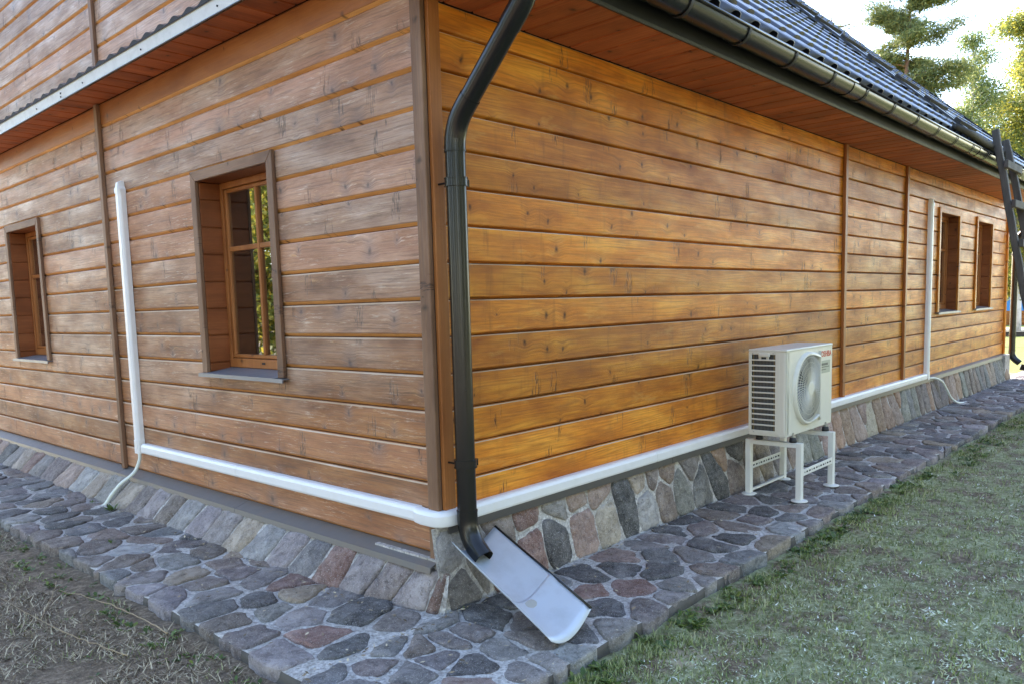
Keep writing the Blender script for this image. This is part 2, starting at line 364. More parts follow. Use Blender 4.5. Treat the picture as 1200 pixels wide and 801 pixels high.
def glass_mat():
    t = NT('window_glass'); gl = t.n.new('ShaderNodeBsdfGlossy'); gl.inputs['Roughness'].default_value = 0.015; gl.inputs['Color'].default_value = (0.9,0.93,0.95,1)
    tr = t.n.new('ShaderNodeBsdfTransparent'); tr.inputs['Color'].default_value = (0.80,0.84,0.82,1)
    fr = t.n.new('ShaderNodeFresnel'); fr.inputs['IOR'].default_value = 1.6
    ml = t.math('MULTIPLY_ADD', fr.outputs[0], 2.0, 0.16, clamp=True); mx = t.n.new('ShaderNodeMixShader')
    t.l.new(ml, mx.inputs[0]); t.l.new(tr.outputs[0], mx.inputs[1]); t.l.new(gl.outputs[0], mx.inputs[2]); t.l.new(mx.outputs[0], t.out.inputs[0])
    t.normal(t.bump(t.noise(t.pos(), 2.2, 2), 0.05, 0.02))
    bn = t.bump(t.noise(t.pos(), 1.7, 2), 0.06, 0.02); t.l.new(bn, gl.inputs['Normal'])
    return t.m
M_glass = glass_mat()

# ================================================================== THE HOUSE
S = 0.19
house = empty('log_house', (6.7, 4.6, -0.45), 'large wooden house of weathered and honey brown plank walls on a stone base', 'house')
LEN, WID = 13.45, 9.3          # along +X and +Y
XB1, XB2 = 5.66, 7.70          # battens, long wall
YB = 3.99                      # batten, gable wall
EAVE_Y, GUT_Y = -0.53, -0.645
SOF_R, SOF_L = 2.60, 2.84

wallR = MB(); wallL = MB()
# long wall openings: x0,x1,z0,z1 ; gable wall openings: y0,y1,z0,z1
WR = [(9.20, 10.16, 0.84, 2.15), (11.27, 12.23, 0.84, 2.15)]
WL = [(1.44, 2.36, 0.70, 2.01), (5.70, 6.62, 0.70, 2.01)]
def core(mb, ops, total, z0, z1, wall):
    def bx(u0, u1, a, b):
        if wall == 'R': mb.box((u0, 0.014, a), (u1, 0.20, b))
        else: mb.box((0.014, u0, a), (0.20, u1, b))
    cur = 0.21 if wall == 'R' else 0.014
    for (a, b, c, d) in ops:
        a -= 0.025; b += 0.025; c -= 0.025; d += 0.025
        bx(cur, a, z0, z1); bx(a, b, z0, c); bx(a, b, d, z1); cur = b
    bx(cur, total, z0, z1)
core(wallR, WR, LEN-0.05, -0.05, 2.62, 'R'); core(wallL, WL, WID-0.05, -0.24, 2.86, 'L')
wall_long = wallR.build('long_wall', M_core, house); wall_long['label'] = 'long side wall of honey coloured pine planks'
wall_gable = wallL.build('gable_wall', M_core, house); wall_gable['label'] = 'weathered grey brown plank gable wall'

def board(wall, u0, u1, z0, z1, mats, parent, name='plank', lowdep=0.020, smallgap=False):
    n = max(1, int((u1-u0)/0.35)); sd_ = random.random()*100
    if wall == 'L': prof = [(-0.012, 0.0025), (-0.010, 0.004), (0.0075, 0.019), (0.0105, 0.024), (0.0115, 0.5*(z1-z0)), (0.0105, z1-z0-0.011), (0.004, z1-z0-0.003), (-0.012, z1-z0-0.001)]
    else: prof = [(-0.016, -0.001), (-0.013, 0.005), (0.0070, 0.0115), (0.0112, 0.017), (0.0120, 0.5*(z1-z0)), (0.0112, z1-z0-0.008), (0.006, z1-z0-0.003), (-0.014, z1-z0-0.001)]
    if z1-z0 < 0.08: prof = [(-0.012, 0.0025), (-0.010, 0.004), (0.0075, min(0.018, (z1-z0)*0.4)), (0.0105, (z1-z0)*0.6), (0.006, z1-z0-0.001), (-0.012, z1-z0)]
    tl0, tl1 = random.uniform(-0.0015, 0.0015), random.uniform(-0.0022, 0.0022)
    k = len(prof); prof = [(d+(tl0+tl1*(zz/(z1-z0)-0.5)*2 if 1 < q_ < k-1 else 0), zz) for q_, (d, zz) in enumerate(prof)]; vs = []; fs = []; fm = []
    for i in range(n+1):
        u = u0 + (u1-u0)*i/n
        wob = mnoise.noise(Vector((u*0.9+sd_, z0*7, 0)))*0.0035; woz = mnoise.noise(Vector((u*1.7+sd_, z0*5, 9)))*0.0028
        for j, (d, zz) in enumerate(prof):
            dd = -(d + (wob if 1 < j < k-1 else 0)); z_ = z0+zz+(woz if 1 < j < 4 else 0)
            vs.append((u, dd, z_) if wall == 'R' else (dd, u, z_))
    flip = wall == 'L'
    for i in range(n):
        for j in range(k-1):
            a = i*k+j; f = (a, a+k, a+k+1, a+1)
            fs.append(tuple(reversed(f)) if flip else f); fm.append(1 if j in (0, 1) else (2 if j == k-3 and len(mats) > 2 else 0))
    e0 = tuple(range(k)); e1 = tuple(n*k+j for j in range(k))
    fs.append(e0 if not flip else tuple(reversed(e0))); fs.append(tuple(reversed(e1)) if not flip else e1); fm += [0, 0]
    return mk(name, vs, fs, mats, parent, fm)
def course(wall, segs, ops, z0, z1, mats, parent):
    for (a, b) in segs:
        pieces = [(a, b, z0, z1)]
        for (o0, o1, c, d) in ops:
            if min(z1, d) - max(z0, c) <= 0.004: continue
            nw = []
            for (p0, p1, q0, q1) in pieces:
                if o1 <= p0 or o0 >= p1: nw.append((p0, p1, q0, q1)); continue
                if o0 > p0: nw.append((p0, o0, q0, q1))
                if o1 < p1: nw.append((o1, p1, q0, q1))
                if c-q0 > 0.03: nw.append((o0, o1, q0, c))
                if q1-d > 0.03: nw.append((o0, o1, d, q1))
            pieces = nw
        for (p0, p1, q0, q1) in pieces:
            if p1-p0 > 0.02: board(wall, p0, p1, q0, q1, mats, parent)
DZ = -0.010
for i in range(14):       # long wall courses
    z0 = i*S + DZ; z1 = min(z0+S, SOF_R)
    ms = [M_honey, M_honey, M_edge_highlight]
    segs = [(0.02, XB1-0.004), (XB1+0.004, XB2-0.004), (XB2+0.004, LEN)]
    course('R', segs, [(a-0.03, b+0.03, c-0.02, d+0.03) for (a, b, c, d) in WR], z0, z1, ms, wall_long)
for i in range(-1, 15):   # gable wall courses below the pent roof
    z0 = i*S + DZ; z1 = z0+S
    if i == 14: z1 = SOF_L
    ms = [M_shade, M_fresh] if i == 14 else [M_weather, M_fresh] if i > 6 else [M_weather, M_fresh, M_edge_highlight]
    course('L', [(0.02, YB-0.004), (YB+0.004, WID)], [(a-0.03, b+0.03, c-0.02, d+0.03) for (a, b, c, d) in WL], z0, z1, ms, wall_gable)
# upper gable
PITCH = 0.952; RID_Y = WID/2
def roof_z(y): return 2.85 + PITCH*(min(y, 2*RID_Y-y)+0.62)
upper = MB(); zt = roof_z(RID_Y)-0.25
ysh = lambda z: (z-2.85+0.25)/PITCH-0.62
upper.add([(0.014, 0.05, 2.86), (0.014, WID-0.05, 2.86), (0.014, 2*RID_Y-max(0.05,ysh(3.6)), 3.6), (0.014, RID_Y, zt), (0.014, max(0.05, ysh(3.6)), 3.6)], [(0,4,3,2,1)])
upper_wall = upper.build('upper_gable_wall', M_core, house); upper_wall['label'] = 'bleached grey upper gable above the pent roof'
z0 = 3.096-0.18
while z0 < zt-0.3:
    z1 = z0+0.18; ya = max(0.03, ysh(z1)+0.03); yb = WID-ya
    for (a, b) in ((ya, YB-0.05), (YB-0.042, yb)):
        if b-a > 0.1: board('L', a, b, z0, z1, [M_weather, M_fresh], upper_wall)
    z0 = z1
b = MB(); b.box((-0.040, YB-0.075, 2.9), (-0.0135, YB-0.015, 6.6)); bevel(b.build('batten', M_grey_v, upper_wall), 0.004)

# rear and far walls, plain plank walls closed round the back
b = MB(); b.box((LEN-0.05, 0.0, -0.24), (LEN, WID, 2.9)); b.box((0.014, WID-0.05, -0.24), (LEN-0.052, WID, 2.9))
b.add([(LEN-0.02, 0.05, 2.9), (LEN-0.02, WID-0.05, 2.9), (LEN-0.02, RID_Y, zt), ], [(0,1,2)])
bw = b.build('rear_wall', M_honey, house)

# corner trims and battens
b = MB(); b.box((-0.042, -0.026, -0.215), (-0.0145, 0.054, 2.80)); bevel(b.build('corner_board', M_grey_v, wall_gable), 0.005)
b = MB(); b.box((-0.0142, -0.022, -0.205), (0.006, -0.0135, 2.80)); b.build('corner_gap', M_core, wall_gable)
b = MB(); b.box((-0.008, -0.044, 0.050), (0.068, -0.0145, 2.59)); bevel(b.build('corner_board', M_frame, wall_long), 0.005)
for xb in (XB1, XB2):
    b = MB(); b.box((xb-0.034, -0.046, 0.045), (xb+0.034, -0.0145, 2.595)); bevel(b.build('batten', M_frame, wall_long), 0.004)
b = MB(); b.box((LEN-0.055, -0.046, 0.0), (LEN+0.02, -0.0145, 2.595)); bevel(b.build('corner_board', M_honey_v, wall_long), 0.004)
b = MB(); b.box((-0.046, YB-0.030, -0.205), (-0.0145, YB+0.030, 2.835)); bevel(b.build('batten', M_grey_v, wall_gable), 0.004)
# square post ends above and below a batten on the gable corner
# ------------------------------------------------------------------ windows
def window(wall, u0, u1, z0, z1, mtrim, label):
    """casement in a deep reveal; built on the right (y=0) wall in (u, depth, z) and mapped to the wall."""
    def T(u, d, z): return (u, d, z) if wall == 'R' else (d, u, z)
    def bx(mb, a, b_, mi=0):
        p, q = T(*a), T(*b_)
        mb.box(tuple(min(i, j) for i, j in zip(p, q)), tuple(max(i, j) for i, j in zip(p, q)), mi)
    D = 0.140 if wall == 'L' else 0.110
    f = MB()                                       # outer frame
    fw_ = 0.034
    bx(f, (u0, D, z0+0.01), (u0+fw_, D+0.07, z1)); bx(f, (u1-fw_, D, z0+0.01), (u1, D+0.07, z1))
    bx(f, (u0+fw_, D, z1-fw_-0.01), (u1-fw_, D+0.07, z1)); bx(f, (u0+fw_, D, z0+0.01), (u1-fw_, D+0.07, z0+0.075))
    w = f.build('window', M_frame, house); w['label'] = label; bevel(w, 0.005)
    s = MB(); c0, c1, e0, e1 = u0+fw_+0.003, u1-fw_-0.003, z0+0.078, z1-fw_-0.013
    sw = 0.026
    bx(s, (c0, D+0.012, e0), (c0+sw, D+0.06, e1)); bx(s, (c1-sw, D+0.012, e0), (c1, D+0.06, e1))
    bx(s, (c0+sw, D+0.012, e0), (c1-sw, D+0.06, e0+sw)); bx(s, (c0+sw, D+0.012, e1-sw), (c1-sw, D+0.06, e1))
    bevel(s.build('sash', M_frame, w), 0.006)
    um = (u0+u1)/2; zm = z0 + 0.645*(z1-z0)
    g0, g1, h0, h1 = c0+sw, c1-sw, e0+sw, e1-sw
    m = MB(); bx(m, (um-0.014, D+0.010, h0), (um+0.014, D+0.052, h1)); bevel(m.build('mullion', M_frame, w), 0.004)
    m = MB(); bx(m, (g0, D+0.013, zm-0.017), (um-0.0142, D+0.05, zm+0.017)); bx(m, (um+0.0142, D+0.013, zm-0.017), (g1, D+0.05, zm+0.017)); bevel(m.build('glazing_bar', M_frame, w), 0.004)
    for (a, b_) in ((g0, um-0.014), (um+0.014, g1)):
        for (c, d) in ((h0, zm-0.017), (zm+0.017, h1)):
            p = MB(); bx(p, (a, D+0.030, c), (b_, D+0.034, d)); p.build('pane', M_glass, w)
    # reveal lining: logs cut through, with their grooves
    for (ua, ub, side) in ((u0-0.02, u0, 1), (u1, u1+0.02, -1)):
        zc = z0-0.01; i = math.floor((z0-DZ)/S); mb = MB()
        edges = [z0-0.01] + [k*S+DZ for k in range(i+1, 20) if k*S+DZ < z1-0.02] + [z1+0.0]
        for a, c in zip(edges[:-1], edges[1:]):
            bx(mb, (ua, -0.012, a+0.004), (ub, D+0.075, c-0.004))
            bx(mb, (ua+(0 if side > 0 else 0.006), -0.010, a-0.004), (ub-(0.006 if side > 0 else 0), D+0.074, a+0.004))
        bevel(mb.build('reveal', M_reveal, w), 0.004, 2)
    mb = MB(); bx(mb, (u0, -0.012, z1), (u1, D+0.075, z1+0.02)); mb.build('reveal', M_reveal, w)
    # face trim: head and two jambs with mitred look (a hair proud of each other)
    tw = 0.072
    def mitre(pts, nm, mat):
        lo, hi = 0.0145, 0.040
        mb = MB(); vs = [T(u, -lo, z) for u, z in pts] + [T(u, -hi, z) for u, z in pts]; n_ = len(pts)
        fs = [tuple(range(n_)), tuple(range(2*n_-1, n_-1, -1))] + [(i, i+n_, (i+1) % n_+n_, (i+1) % n_) for i in range(n_)]
        mb.add(vs, fs); o = mb.build(nm, mat, w)
        bm = bmesh.new(); bm.from_mesh(o.data); bmesh.ops.recalc_face_normals(bm, faces=bm.faces); bm.to_mesh(o.data); bm.free()
        bevel(o, 0.004)
    g = 0.0012
    mitre([(u0-tw, z1+tw-g*2), (u1+tw, z1+tw), (u1+g, z1), (u0-g, z1)], 'trim', mtrim[0])
    mitre([(u0-tw, z0-0.018), (u0-tw, z1+tw-2*g-g), (u0-g*2, z1-g), (u0-g*2, z0-0.018)], 'trim', mtrim[1])
    mitre([(u1+tw, z1+tw-g*2), (u1+tw, z0-0.018), (u1+g, z0-0.018), (u1+g, z1-g*2)], 'trim', mtrim[1])
    # sill: folded metal sheet sloping out
    mb = MB()
    pr = [(D+0.01, z0+0.008), (-0.062, z0-0.020), (-0.064, z0-0.046), (-0.058, z0-0.046), (-0.056, z0-0.027), (D+0.01, z0+0.000)]
    ua, ub = u0-tw-0.02, u1+tw+0.02
    for (a, b_, inner) in ((u0+0.001, u1-0.001, True),):
        vs = [T(a, d, z) for d, z in pr] + [T(b_, d, z) for d, z in pr]; n_ = len(pr)
        mb.add(vs, [tuple(range(n_)), tuple(range(2*n_-1, n_-1, -1))] + [(i, (i+1) % n_, (i+1) % n_+n_, i+n_) for i in range(n_)])
    pr2 = [(-0.0130, z0-0.0215), (-0.0625, z0-0.0222), (-0.0645, z0-0.0465), (-0.0575, z0-0.0465), (-0.0555, z0-0.0275), (-0.0130, z0-0.0265)]
    for (a, b_) in ((ua, u0+0.0005), (u1-0.0005, ub)):
        vs = [T(a, d, z) for d, z in pr2] + [T(b_, d, z) for d, z in pr2]
        mb.add(vs, [tuple(range(n_)), tuple(range(2*n_-1, n_-1, -1))] + [(i, (i+1) % n_, (i+1) % n_+n_, i+n_) for i in range(n_)])
    o = mb.build('sill', M_sill, w)
    bm = bmesh.new(); bm.from_mesh(o.data); bmesh.ops.recalc_face_normals(bm, faces=bm.faces); bm.to_mesh(o.data); bm.free()
    # curtain gathered on the far side, inside
    far = u1 if wall == 'L' else u0
    sg = -1 if wall == 'L' else 1
    vs = []; fs = []; nn = 26
    for i in range(nn+1):
        uu = far + sg*(-0.07 + 0.10*i/nn); dd = D+0.12 + 0.014*math.sin(i*1.7)
        vs += [T(uu, dd, z0+0.09), T(uu, dd, z1-0.06)]
    for i in range(nn): fs.append((2*i, 2*i+1, 2*i+3, 2*i+2))
    mk('curtain', vs, fs, M_curtain, w, smooth=True)
    # blind cord hanging in a loop behind the pane
    mb = MB(); cu = far + sg*0.21
    pts = [T(cu + sg*0.004*t_, D+0.085, z1-0.06 - t_*0.11) for t_ in range(9)]
    pts += [T(cu + sg*(0.035+0.012*math.sin(a_)*1 - 0.02*math.cos(a_)), D+0.085, z1-0.06-0.88-0.06*math.sin(a_)) for a_ in (0.3,0.8,1.4,2.0,2.6)]
    pts += [T(cu + sg*0.072, D+0.085, z1-0.06 - 0.75), T(cu+sg*0.066, D+0.085, z1-0.06-0.5), T(cu+sg*0.06, D+0.085, z1-0.06)]
    mb.tube(pts, 0.0022, 6); mb.build('blind_cord', M_curtain, w, smooth=True)
    # interior dark room backing a little way in
    mb = MB()
    # small handle
    mb = MB(); bx(mb, (um+sg*-0.0-0.02, D-0.003, z0+0.038), (um+0.02, D+0.002, z0+0.052)); mb.build('drain_cap', M_dark, w)
    return w
window('L', *WL[0], (M_grey, M_grey_v), 'gable window with deep reveal nearest the corner')
window('L', *WL[1], (M_grey, M_grey_v), 'gable window at the far left')
window('R', *WR[0], (M_honey, M_honey_v), 'long wall window beside the white upright duct')
window('R', *WR[1], (M_honey, M_honey_v), 'long wall window nearest the far corner')

# ------------------------------------------------------------------ base flashings
b = MB()
def prism(mb, prof, a, b_, T, mi=0):
    n_ = len(prof); vs = [T(a, d, z) for d, z in prof] + [T(b_, d, z) for d, z in prof]
    mb.add(vs, [tuple(range(n_)), tuple(range(2*n_-1, n_-1, -1))] + [(i, (i+1) % n_, (i+1) % n_+n_, i+n_) for i in range(n_)], mi)
def fixn(o):
    bm = bmesh.new(); bm.from_mesh(o.data); bmesh.ops.recalc_face_normals(bm, faces=bm.faces); bm.to_mesh(o.data); bm.free(); return o
TL = lambda u, d, z: (d, u, z)
TR = lambda u, d, z: (u, d, z)
pL = [(0.01, -0.198), (-0.102, -0.236), (-0.108, -0.268), (-0.100, -0.268), (-0.095, -0.243), (0.01, -0.206)]
fl = None
for i, (a, c) in enumerate(((-0.012, 1.98), (1.984, 3.98), (3.984, 5.98), (5.984, 7.98), (7.984, WID+0.05))):
    b = MB(); prism(b, pL, a, c, TL); o = fixn(b.build('base_flashing', M_flash, house))
pR = [(0.01, 0.004), (-0.066, -0.016), (-0.070, -0.066), (-0.062, -0.066), (-0.059, -0.022), (0.01, -0.004)]
for (a, c) in ((-0.01, 2.2), (2.204, 4.4), (4.404, 6.6), (6.604, 8.8), (8.804, 11.0), (11.004, LEN+0.03)):
    b = MB(); prism(b, pR, a, c, TR); fixn(b.build('base_flashing', M_flash_r if a < 8.7 else M_flash, house))

# ------------------------------------------------------------------ soffits
sof = MB(); sof.box((-0.20, EAVE_Y+0.01, SOF_R+0.022), (LEN+0.3, 0.0, SOF_R+0.05)); soffit = sof.build('eave_soffit', M_core, house)
soffit['label'] = 'red brown boarded underside of the eave'
x = -0.28; W_ = 0.205
while x < LEN+0.4:
    mb = MB(); w_ = W_-0.003
    j = random.uniform(-0.001, 0.001)
    vs = [(x, EAVE_Y+0.004, SOF_R+0.012+j), (x+0.010, EAVE_Y+0.004, SOF_R+j), (x+w_-0.010, EAVE_Y+0.004, SOF_R+j), (x+w_, EAVE_Y+0.004, SOF_R+0.012+j)]
    vs += [(a, -0.013, c) for a, _, c in vs]
    mb.add(vs, [(0,1,5,4), (1,2,6,5), (2,3,7,6), (0,3,2,1), (4,5,6,7)]); mb.build('soffit_board', M_soff_y, soffit)
    x += W_
sof = MB(); sof.box((-0.275, 0.10, SOF_L+0.022), (0.0, WID, SOF_L+0.03)); soffit2 = sof.build('pent_roof_soffit', M_core, house)
y = -0.62; Wp = 0.21
while y < WID+0.2:
    mb = MB(); w_ = Wp-0.006
    vs = [(-0.276, y, SOF_L+0.014), (-0.276, y+0.008, SOF_L), (-0.276, y+w_-0.008, SOF_L), (-0.276, y+w_, SOF_L+0.014)]
    vs += [(-0.013, b_, c) for _, b_, c in vs]
    mb.add(vs, [(0,4,5,1), (1,5,6,2), (2,6,7,3), (0,1,2,3), (4,7,6,5)]); mb.build('soffit_board', M_soff_x, soffit2)
    y += Wp

# ------------------------------------------------------------------ pent roof edge on the gable
b = MB(); prism(b, [(-0.279, 2.835), (-0.297, 2.832), (-0.297, 2.838), (-0.283, 2.842), (-0.285, 2.928), (-0.279, 2.930)], -0.60, WID+0.2, TL)
pent = fixn(b.build('pent_roof', M_pale, house)); pent['label'] = 'narrow pent roof with pale metal fascia across the gable'
b = MB(); prism(b, [(-0.2785, 2.828), (-0.300, 2.826), (-0.300, 2.832), (-0.2785, 2.834)], -0.6, WID+0.2, TL); fixn(b.build('drip_edge', M_darkmetal, pent))
vs = []; fs = []; n = 0; ny = int((WID+0.8)/0.02); WAVE = 0.20
for i in range(ny+1):
    yy = -0.60 + i*0.02; h = 0.026*(0.5+0.5*math.cos(2*math.pi*yy/WAVE))**1.2
    vs += [(-0.292, yy, 2.934+h), (-0.002, yy, 3.03+h), (-0.292, yy, 2.924)]
for i in range(ny):
    a = 3*i; fs.append((a, a+3, a+4, a+1)[::-1])
    fs.append((a, a+2, a+5, a+3))
mk('pent_tiles', vs, fs, [M_tile, M_dark], pent, fmat=[k % 2 for k in range(len(fs))])
for yy in np.arange(0.4, WID, 1.05):
    mb = MB(); mb.tube([(-0.2855, yy, 2.875), (-0.291, yy, 2.875)], 0.006, 8); mb.build('screw', M_dark, pent)
for yy in (4.02,):
    for dz in (0.0, 0.02):
        mb = MB(); mb.tube([(-0.2855, yy, 2.862+dz*1.4), (-0.291, yy, 2.862+dz*1.4)], 0.007, 8); mb.build('screw', M_dark, pent)

# ------------------------------------------------------------------ main roof
RX0, RX1 = -0.35, 13.85
rb = MB()
ez = lambda y: roof_z(y)-0.07
th = math.atan(PITCH); sl = math.hypot(1, PITCH)
Ltot = (RID_Y+0.62)*sl
rb.add([(RX0, -0.58, ez(-0.58)-0.09), (RX1, -0.58, ez(-0.58)-0.09), (RX1, RID_Y, ez(RID_Y)-0.09), (RX0, RID_Y, ez(RID_Y)-0.09), (RX0, 2*RID_Y+0.58, ez(-0.58)-0.09), (RX1, 2*RID_Y+0.58, ez(-0.58)-0.09)],
       [(0,1,2,3), (3,2,5,4)])
roof = rb.build('roof', M_core, house); roof['label'] = 'steep roof of dark blue grey wave profiled metal tiles'
# sheets: wave across, steps up the slope
WT = 0.268; STEP = 0.40; AMP = 0.050
sheetw = WT*4
def sheet(x0, x1):
    xs = np.linspace(x0, x1, int(round((x1-x0)/WT*14))+1)
    ph = (xs-2.246)/WT
    cw = np.tanh(2.4*(np.cos(2*np.pi*ph)-0.12)); prof = AMP*1.1*(cw+1)/2
    rows = []
    s = 0.0
    while s < Ltot:
        rows.append((s, 0.024)); rows.append((min(s+STEP*0.5, Ltot), 0.012)); rows.append((min(s+STEP-0.002, Ltot), 0.0)); s += STEP
    V = []
    for s_, up_ in rows:
        y_ = -0.62 + s_/sl; z_ = 2.775 + PITCH*(s_/sl)
        nx, nz = -math.sin(th), math.cos(th)
        for xx, pz in zip(xs, prof):
            o_ = up_+pz
            V.append((xx, y_+nx*o_, z_+nz*o_))
    n_ = len(xs); F = []
    for r in range(len(rows)-1):
        for i in range(n_-1):
            a = r*n_+i; F.append((a, a+1, a+n_+1, a+n_))
    o = mk('roof_sheet', V, F, M_tile, roof)
    autosmooth(o, 50)
    sol = o.modifiers.new('solid', 'SOLIDIFY'); sol.thickness = 0.006; sol.offset = -1
x = RX0
while x < RX1-0.1:
    sheet(x, min(x+sheetw, RX1)); x += sheetw
# back slope
b = MB(); b.add([(RX0, RID_Y, ez(RID_Y)), (RX1, RID_Y, ez(RID_Y)), (RX1, 2*RID_Y+0.62, 2.85), (RX0, 2*RID_Y+0.62, 2.85)], [(0,1,2,3)]); b.build('rear_slope', M_tile, roof)
b = MB(); b.tube([(RX0, RID_Y, ez(RID_Y)+0.02), (RX1, RID_Y, ez(RID_Y)+0.02)], 0.09, 12); b.build('ridge_cap', M_tile, roof, smooth=True)
for xx in (RX0, RX1):
    b = MB()
    b.add([(xx, -0.62, 2.74), (xx, RID_Y, ez(RID_Y)-0.13), (xx, RID_Y, ez(RID_Y)+0.05), (xx, -0.62, 2.92), (xx+0.03, -0.62, 2.74), (xx+0.03, RID_Y, ez(RID_Y)-0.13), (xx+0.03, RID_Y, ez(RID_Y)+0.05), (xx+0.03, -0.62, 2.92)],
          [(0,1,2,3), (4,7,6,5), (0,4,5,1), (3,2,6,7), (0,3,7,4)]); fixn(b.build('barge_board', M_darkmetal, roof))
# fascia behind the gutter
b = MB(); prism(b, [(EAVE_Y+0.002, SOF_R-0.006), (EAVE_Y-0.016, SOF_R-0.010), (EAVE_Y-0.022, SOF_R+0.006), (EAVE_Y-0.018, 2.80), (EAVE_Y+0.002, 2.80)], RX0, RX1, TR)
fixn(b.build('fascia', M_blackfascia, house))
# gutter
GR = 0.078; GZ = 2.732
def arc(r, n_=14, a0=math.pi, a1=2*math.pi): return [(GUT_Y + r*math.cos(a0+(a1-a0)*i/n_), GZ + r*math.sin(a0+(a1-a0)*i/n_)) for i in range(n_+1)]
def gutter_seg(x0, x1, r=GR, nm='gutter', par=None, mat=None):
    A = arc(r)[::-1]; Bq = arc(r-0.003)[::-1]
    # arcs run from back (+y) to front (-y)
    vs = []; k = len(A)
    for xx in (x0, x1):
        vs += [(xx, y_, z_) for y_, z_ in A] + [(xx, y_, z_) for y_, z_ in Bq]
    fs = []
    for i in range(k-1):
        fs.append((i, i+1, 2*k+i+1, 2*k+i)); fs.append((k+i, 3*k+i, 3*k+i+1, k+i+1))
        fs.append((i, k+i, k+i+1, i+1)); fs.append((2*k+i, 2*k+i+1, 3*k+i+1, 3*k+i))
    return autosmooth(fixn(mk(nm, vs, fs, mat or M_darkmetal, par, smooth=True)), 40)
gutter = empty('gutter', (0,0,0)); gutter.parent = house; gutter.location = Vector((0, GUT_Y, GZ)) - wloc(house)
xs_ = [RX0, 3.90, 8.02, 12.1, RX1]
for a, c in zip(xs_[:-1], xs_[1:]):
    o = gutter_seg(a, c-0.002, GR, 'gutter_length', gutter)
    mb = MB(); mb.tube([(a, GUT_Y-GR-0.004, GZ+0.004), (c-0.002, GUT_Y-GR-0.004, GZ+0.004)], 0.010, 10); mb.build('gutter_lip', M_darkmetal, gutter, smooth=True)
for xc in (3.90, 8.02, 12.1): gutter_seg(xc-0.06, xc+0.06, GR+0.005, 'gutter_joint', gutter, M_pipe)
for i in range(22):
    xx = -0.08 + 0.703*i
    if xx > RX1-0.1: break
    o = gutter_seg(xx-0.013, xx+0.013, GR+0.009, 'gutter_bracket', gutter, M_rubber)

# ------------------------------------------------------------------ downpipes
def smooth_path(pts, radii, n_=8):
    out = [Vector(pts[0])]
    for i in range(1, len(pts)-1):
        p0, p1, p2 = map(Vector, pts[i-1:i+2]); r_ = radii
        a = p1 + (p0-p1).normalized()*r_; c = p1 + (p2-p1).normalized()*r_
        for k in range(n_+1):
            t_ = k/n_; out.append((a.lerp(p1, t_)).lerp(p1.lerp(c, t_), t_))
    out.append(Vector(pts[-1])); return out
def open_tube(mb, pts, r, n_=28):
    mb.tube(pts, r, n_, caps=False); mb.tube([p for p in reversed([Vector(q) for q in pts])], r-0.0035, n_, caps=False)
def downpipe(x0, yv, label, ztop=GZ-0.06, xo=None, out_dy=-1):
    xo = x0 if xo is None else xo
    r = 0.0505; zb = 1.97
    e = empty('downpipe', (0,0,0)); e.parent = house; e.location = Vector((x0, yv, 0.0)) - wloc(house); e['label'] = label
    mb = MB(); open_tube(mb, [(x0, yv, 0.02), (x0, yv, zb-0.12)], r); mb.build('pipe', M_pipe, e, smooth=True)
    dy = GUT_Y - yv
    P_ = smooth_path([(x0, yv, zb-0.125), (x0, yv, zb), (xo, yv-0.115, zb+0.115)], 0.105, 10)
    mb = MB(); open_tube(mb, P_, r+0.003); mb.build('elbow', M_pipe, e, smooth=True)
    z2 = zb + abs(dy)
    mb = MB(); open_tube(mb, [(x0, yv-0.08, zb+0.08), (xo, GUT_Y+0.09, z2-0.09)], r); mb.build('pipe', M_pipe, e, smooth=True)
    P_ = smooth_path([(xo, GUT_Y+0.13, z2-0.13), (xo, GUT_Y, z2), (xo, GUT_Y, ztop+0.02)], 0.10, 8)
    mb = MB(); open_tube(mb, P_, r+0.003); mb.build('elbow', M_pipe, e, smooth=True)
    P_ = smooth_path([(x0, yv, 0.055), (x0, yv, -0.075), (x0-0.012, yv-0.122, -0.172)], 0.095, 12)
    mb = MB(); open_tube(mb, P_, r+0.003); mb.build('outlet_elbow', M_pipe, e, smooth=True)
    for zc in (1.70, 0.30):
        mb = MB(); open_tube(mb, [(x0, yv, zc-0.020), (x0, yv, zc+0.022)], r+0.007)
        mb.tube([(x0, yv, zc+0.018), (x0, yv, zc+0.022)], r+0.0095, 28); mb.tube([(x0, yv, zc-0.020), (x0, yv, zc-0.016)], r+0.0095, 28)
        mb.box((x0+r, yv-0.02, zc-0.018), (x0+r+0.022, yv-0.005, zc+0.018))
        mb.tube([(x0-0.028, yv+0.03, zc), (x0-0.028, -0.01, zc)], 0.0055, 8); o = mb.build('pipe_clamp', M_pipe, e); autosmooth(o)
    # joint rings
    for zc in (zb-0.12, 0.055):
        mb = MB(); mb.tube([(x0, yv, zc-0.004), (x0, yv, zc+0.004)], r+0.0045, 28); mb.build('joint_ring', M_pipe, e)
    return e
downpipe(0.052, -0.14, 'dark grey downpipe at the near corner')
downpipe(13.62, -0.12, 'dark downpipe at the far corner')

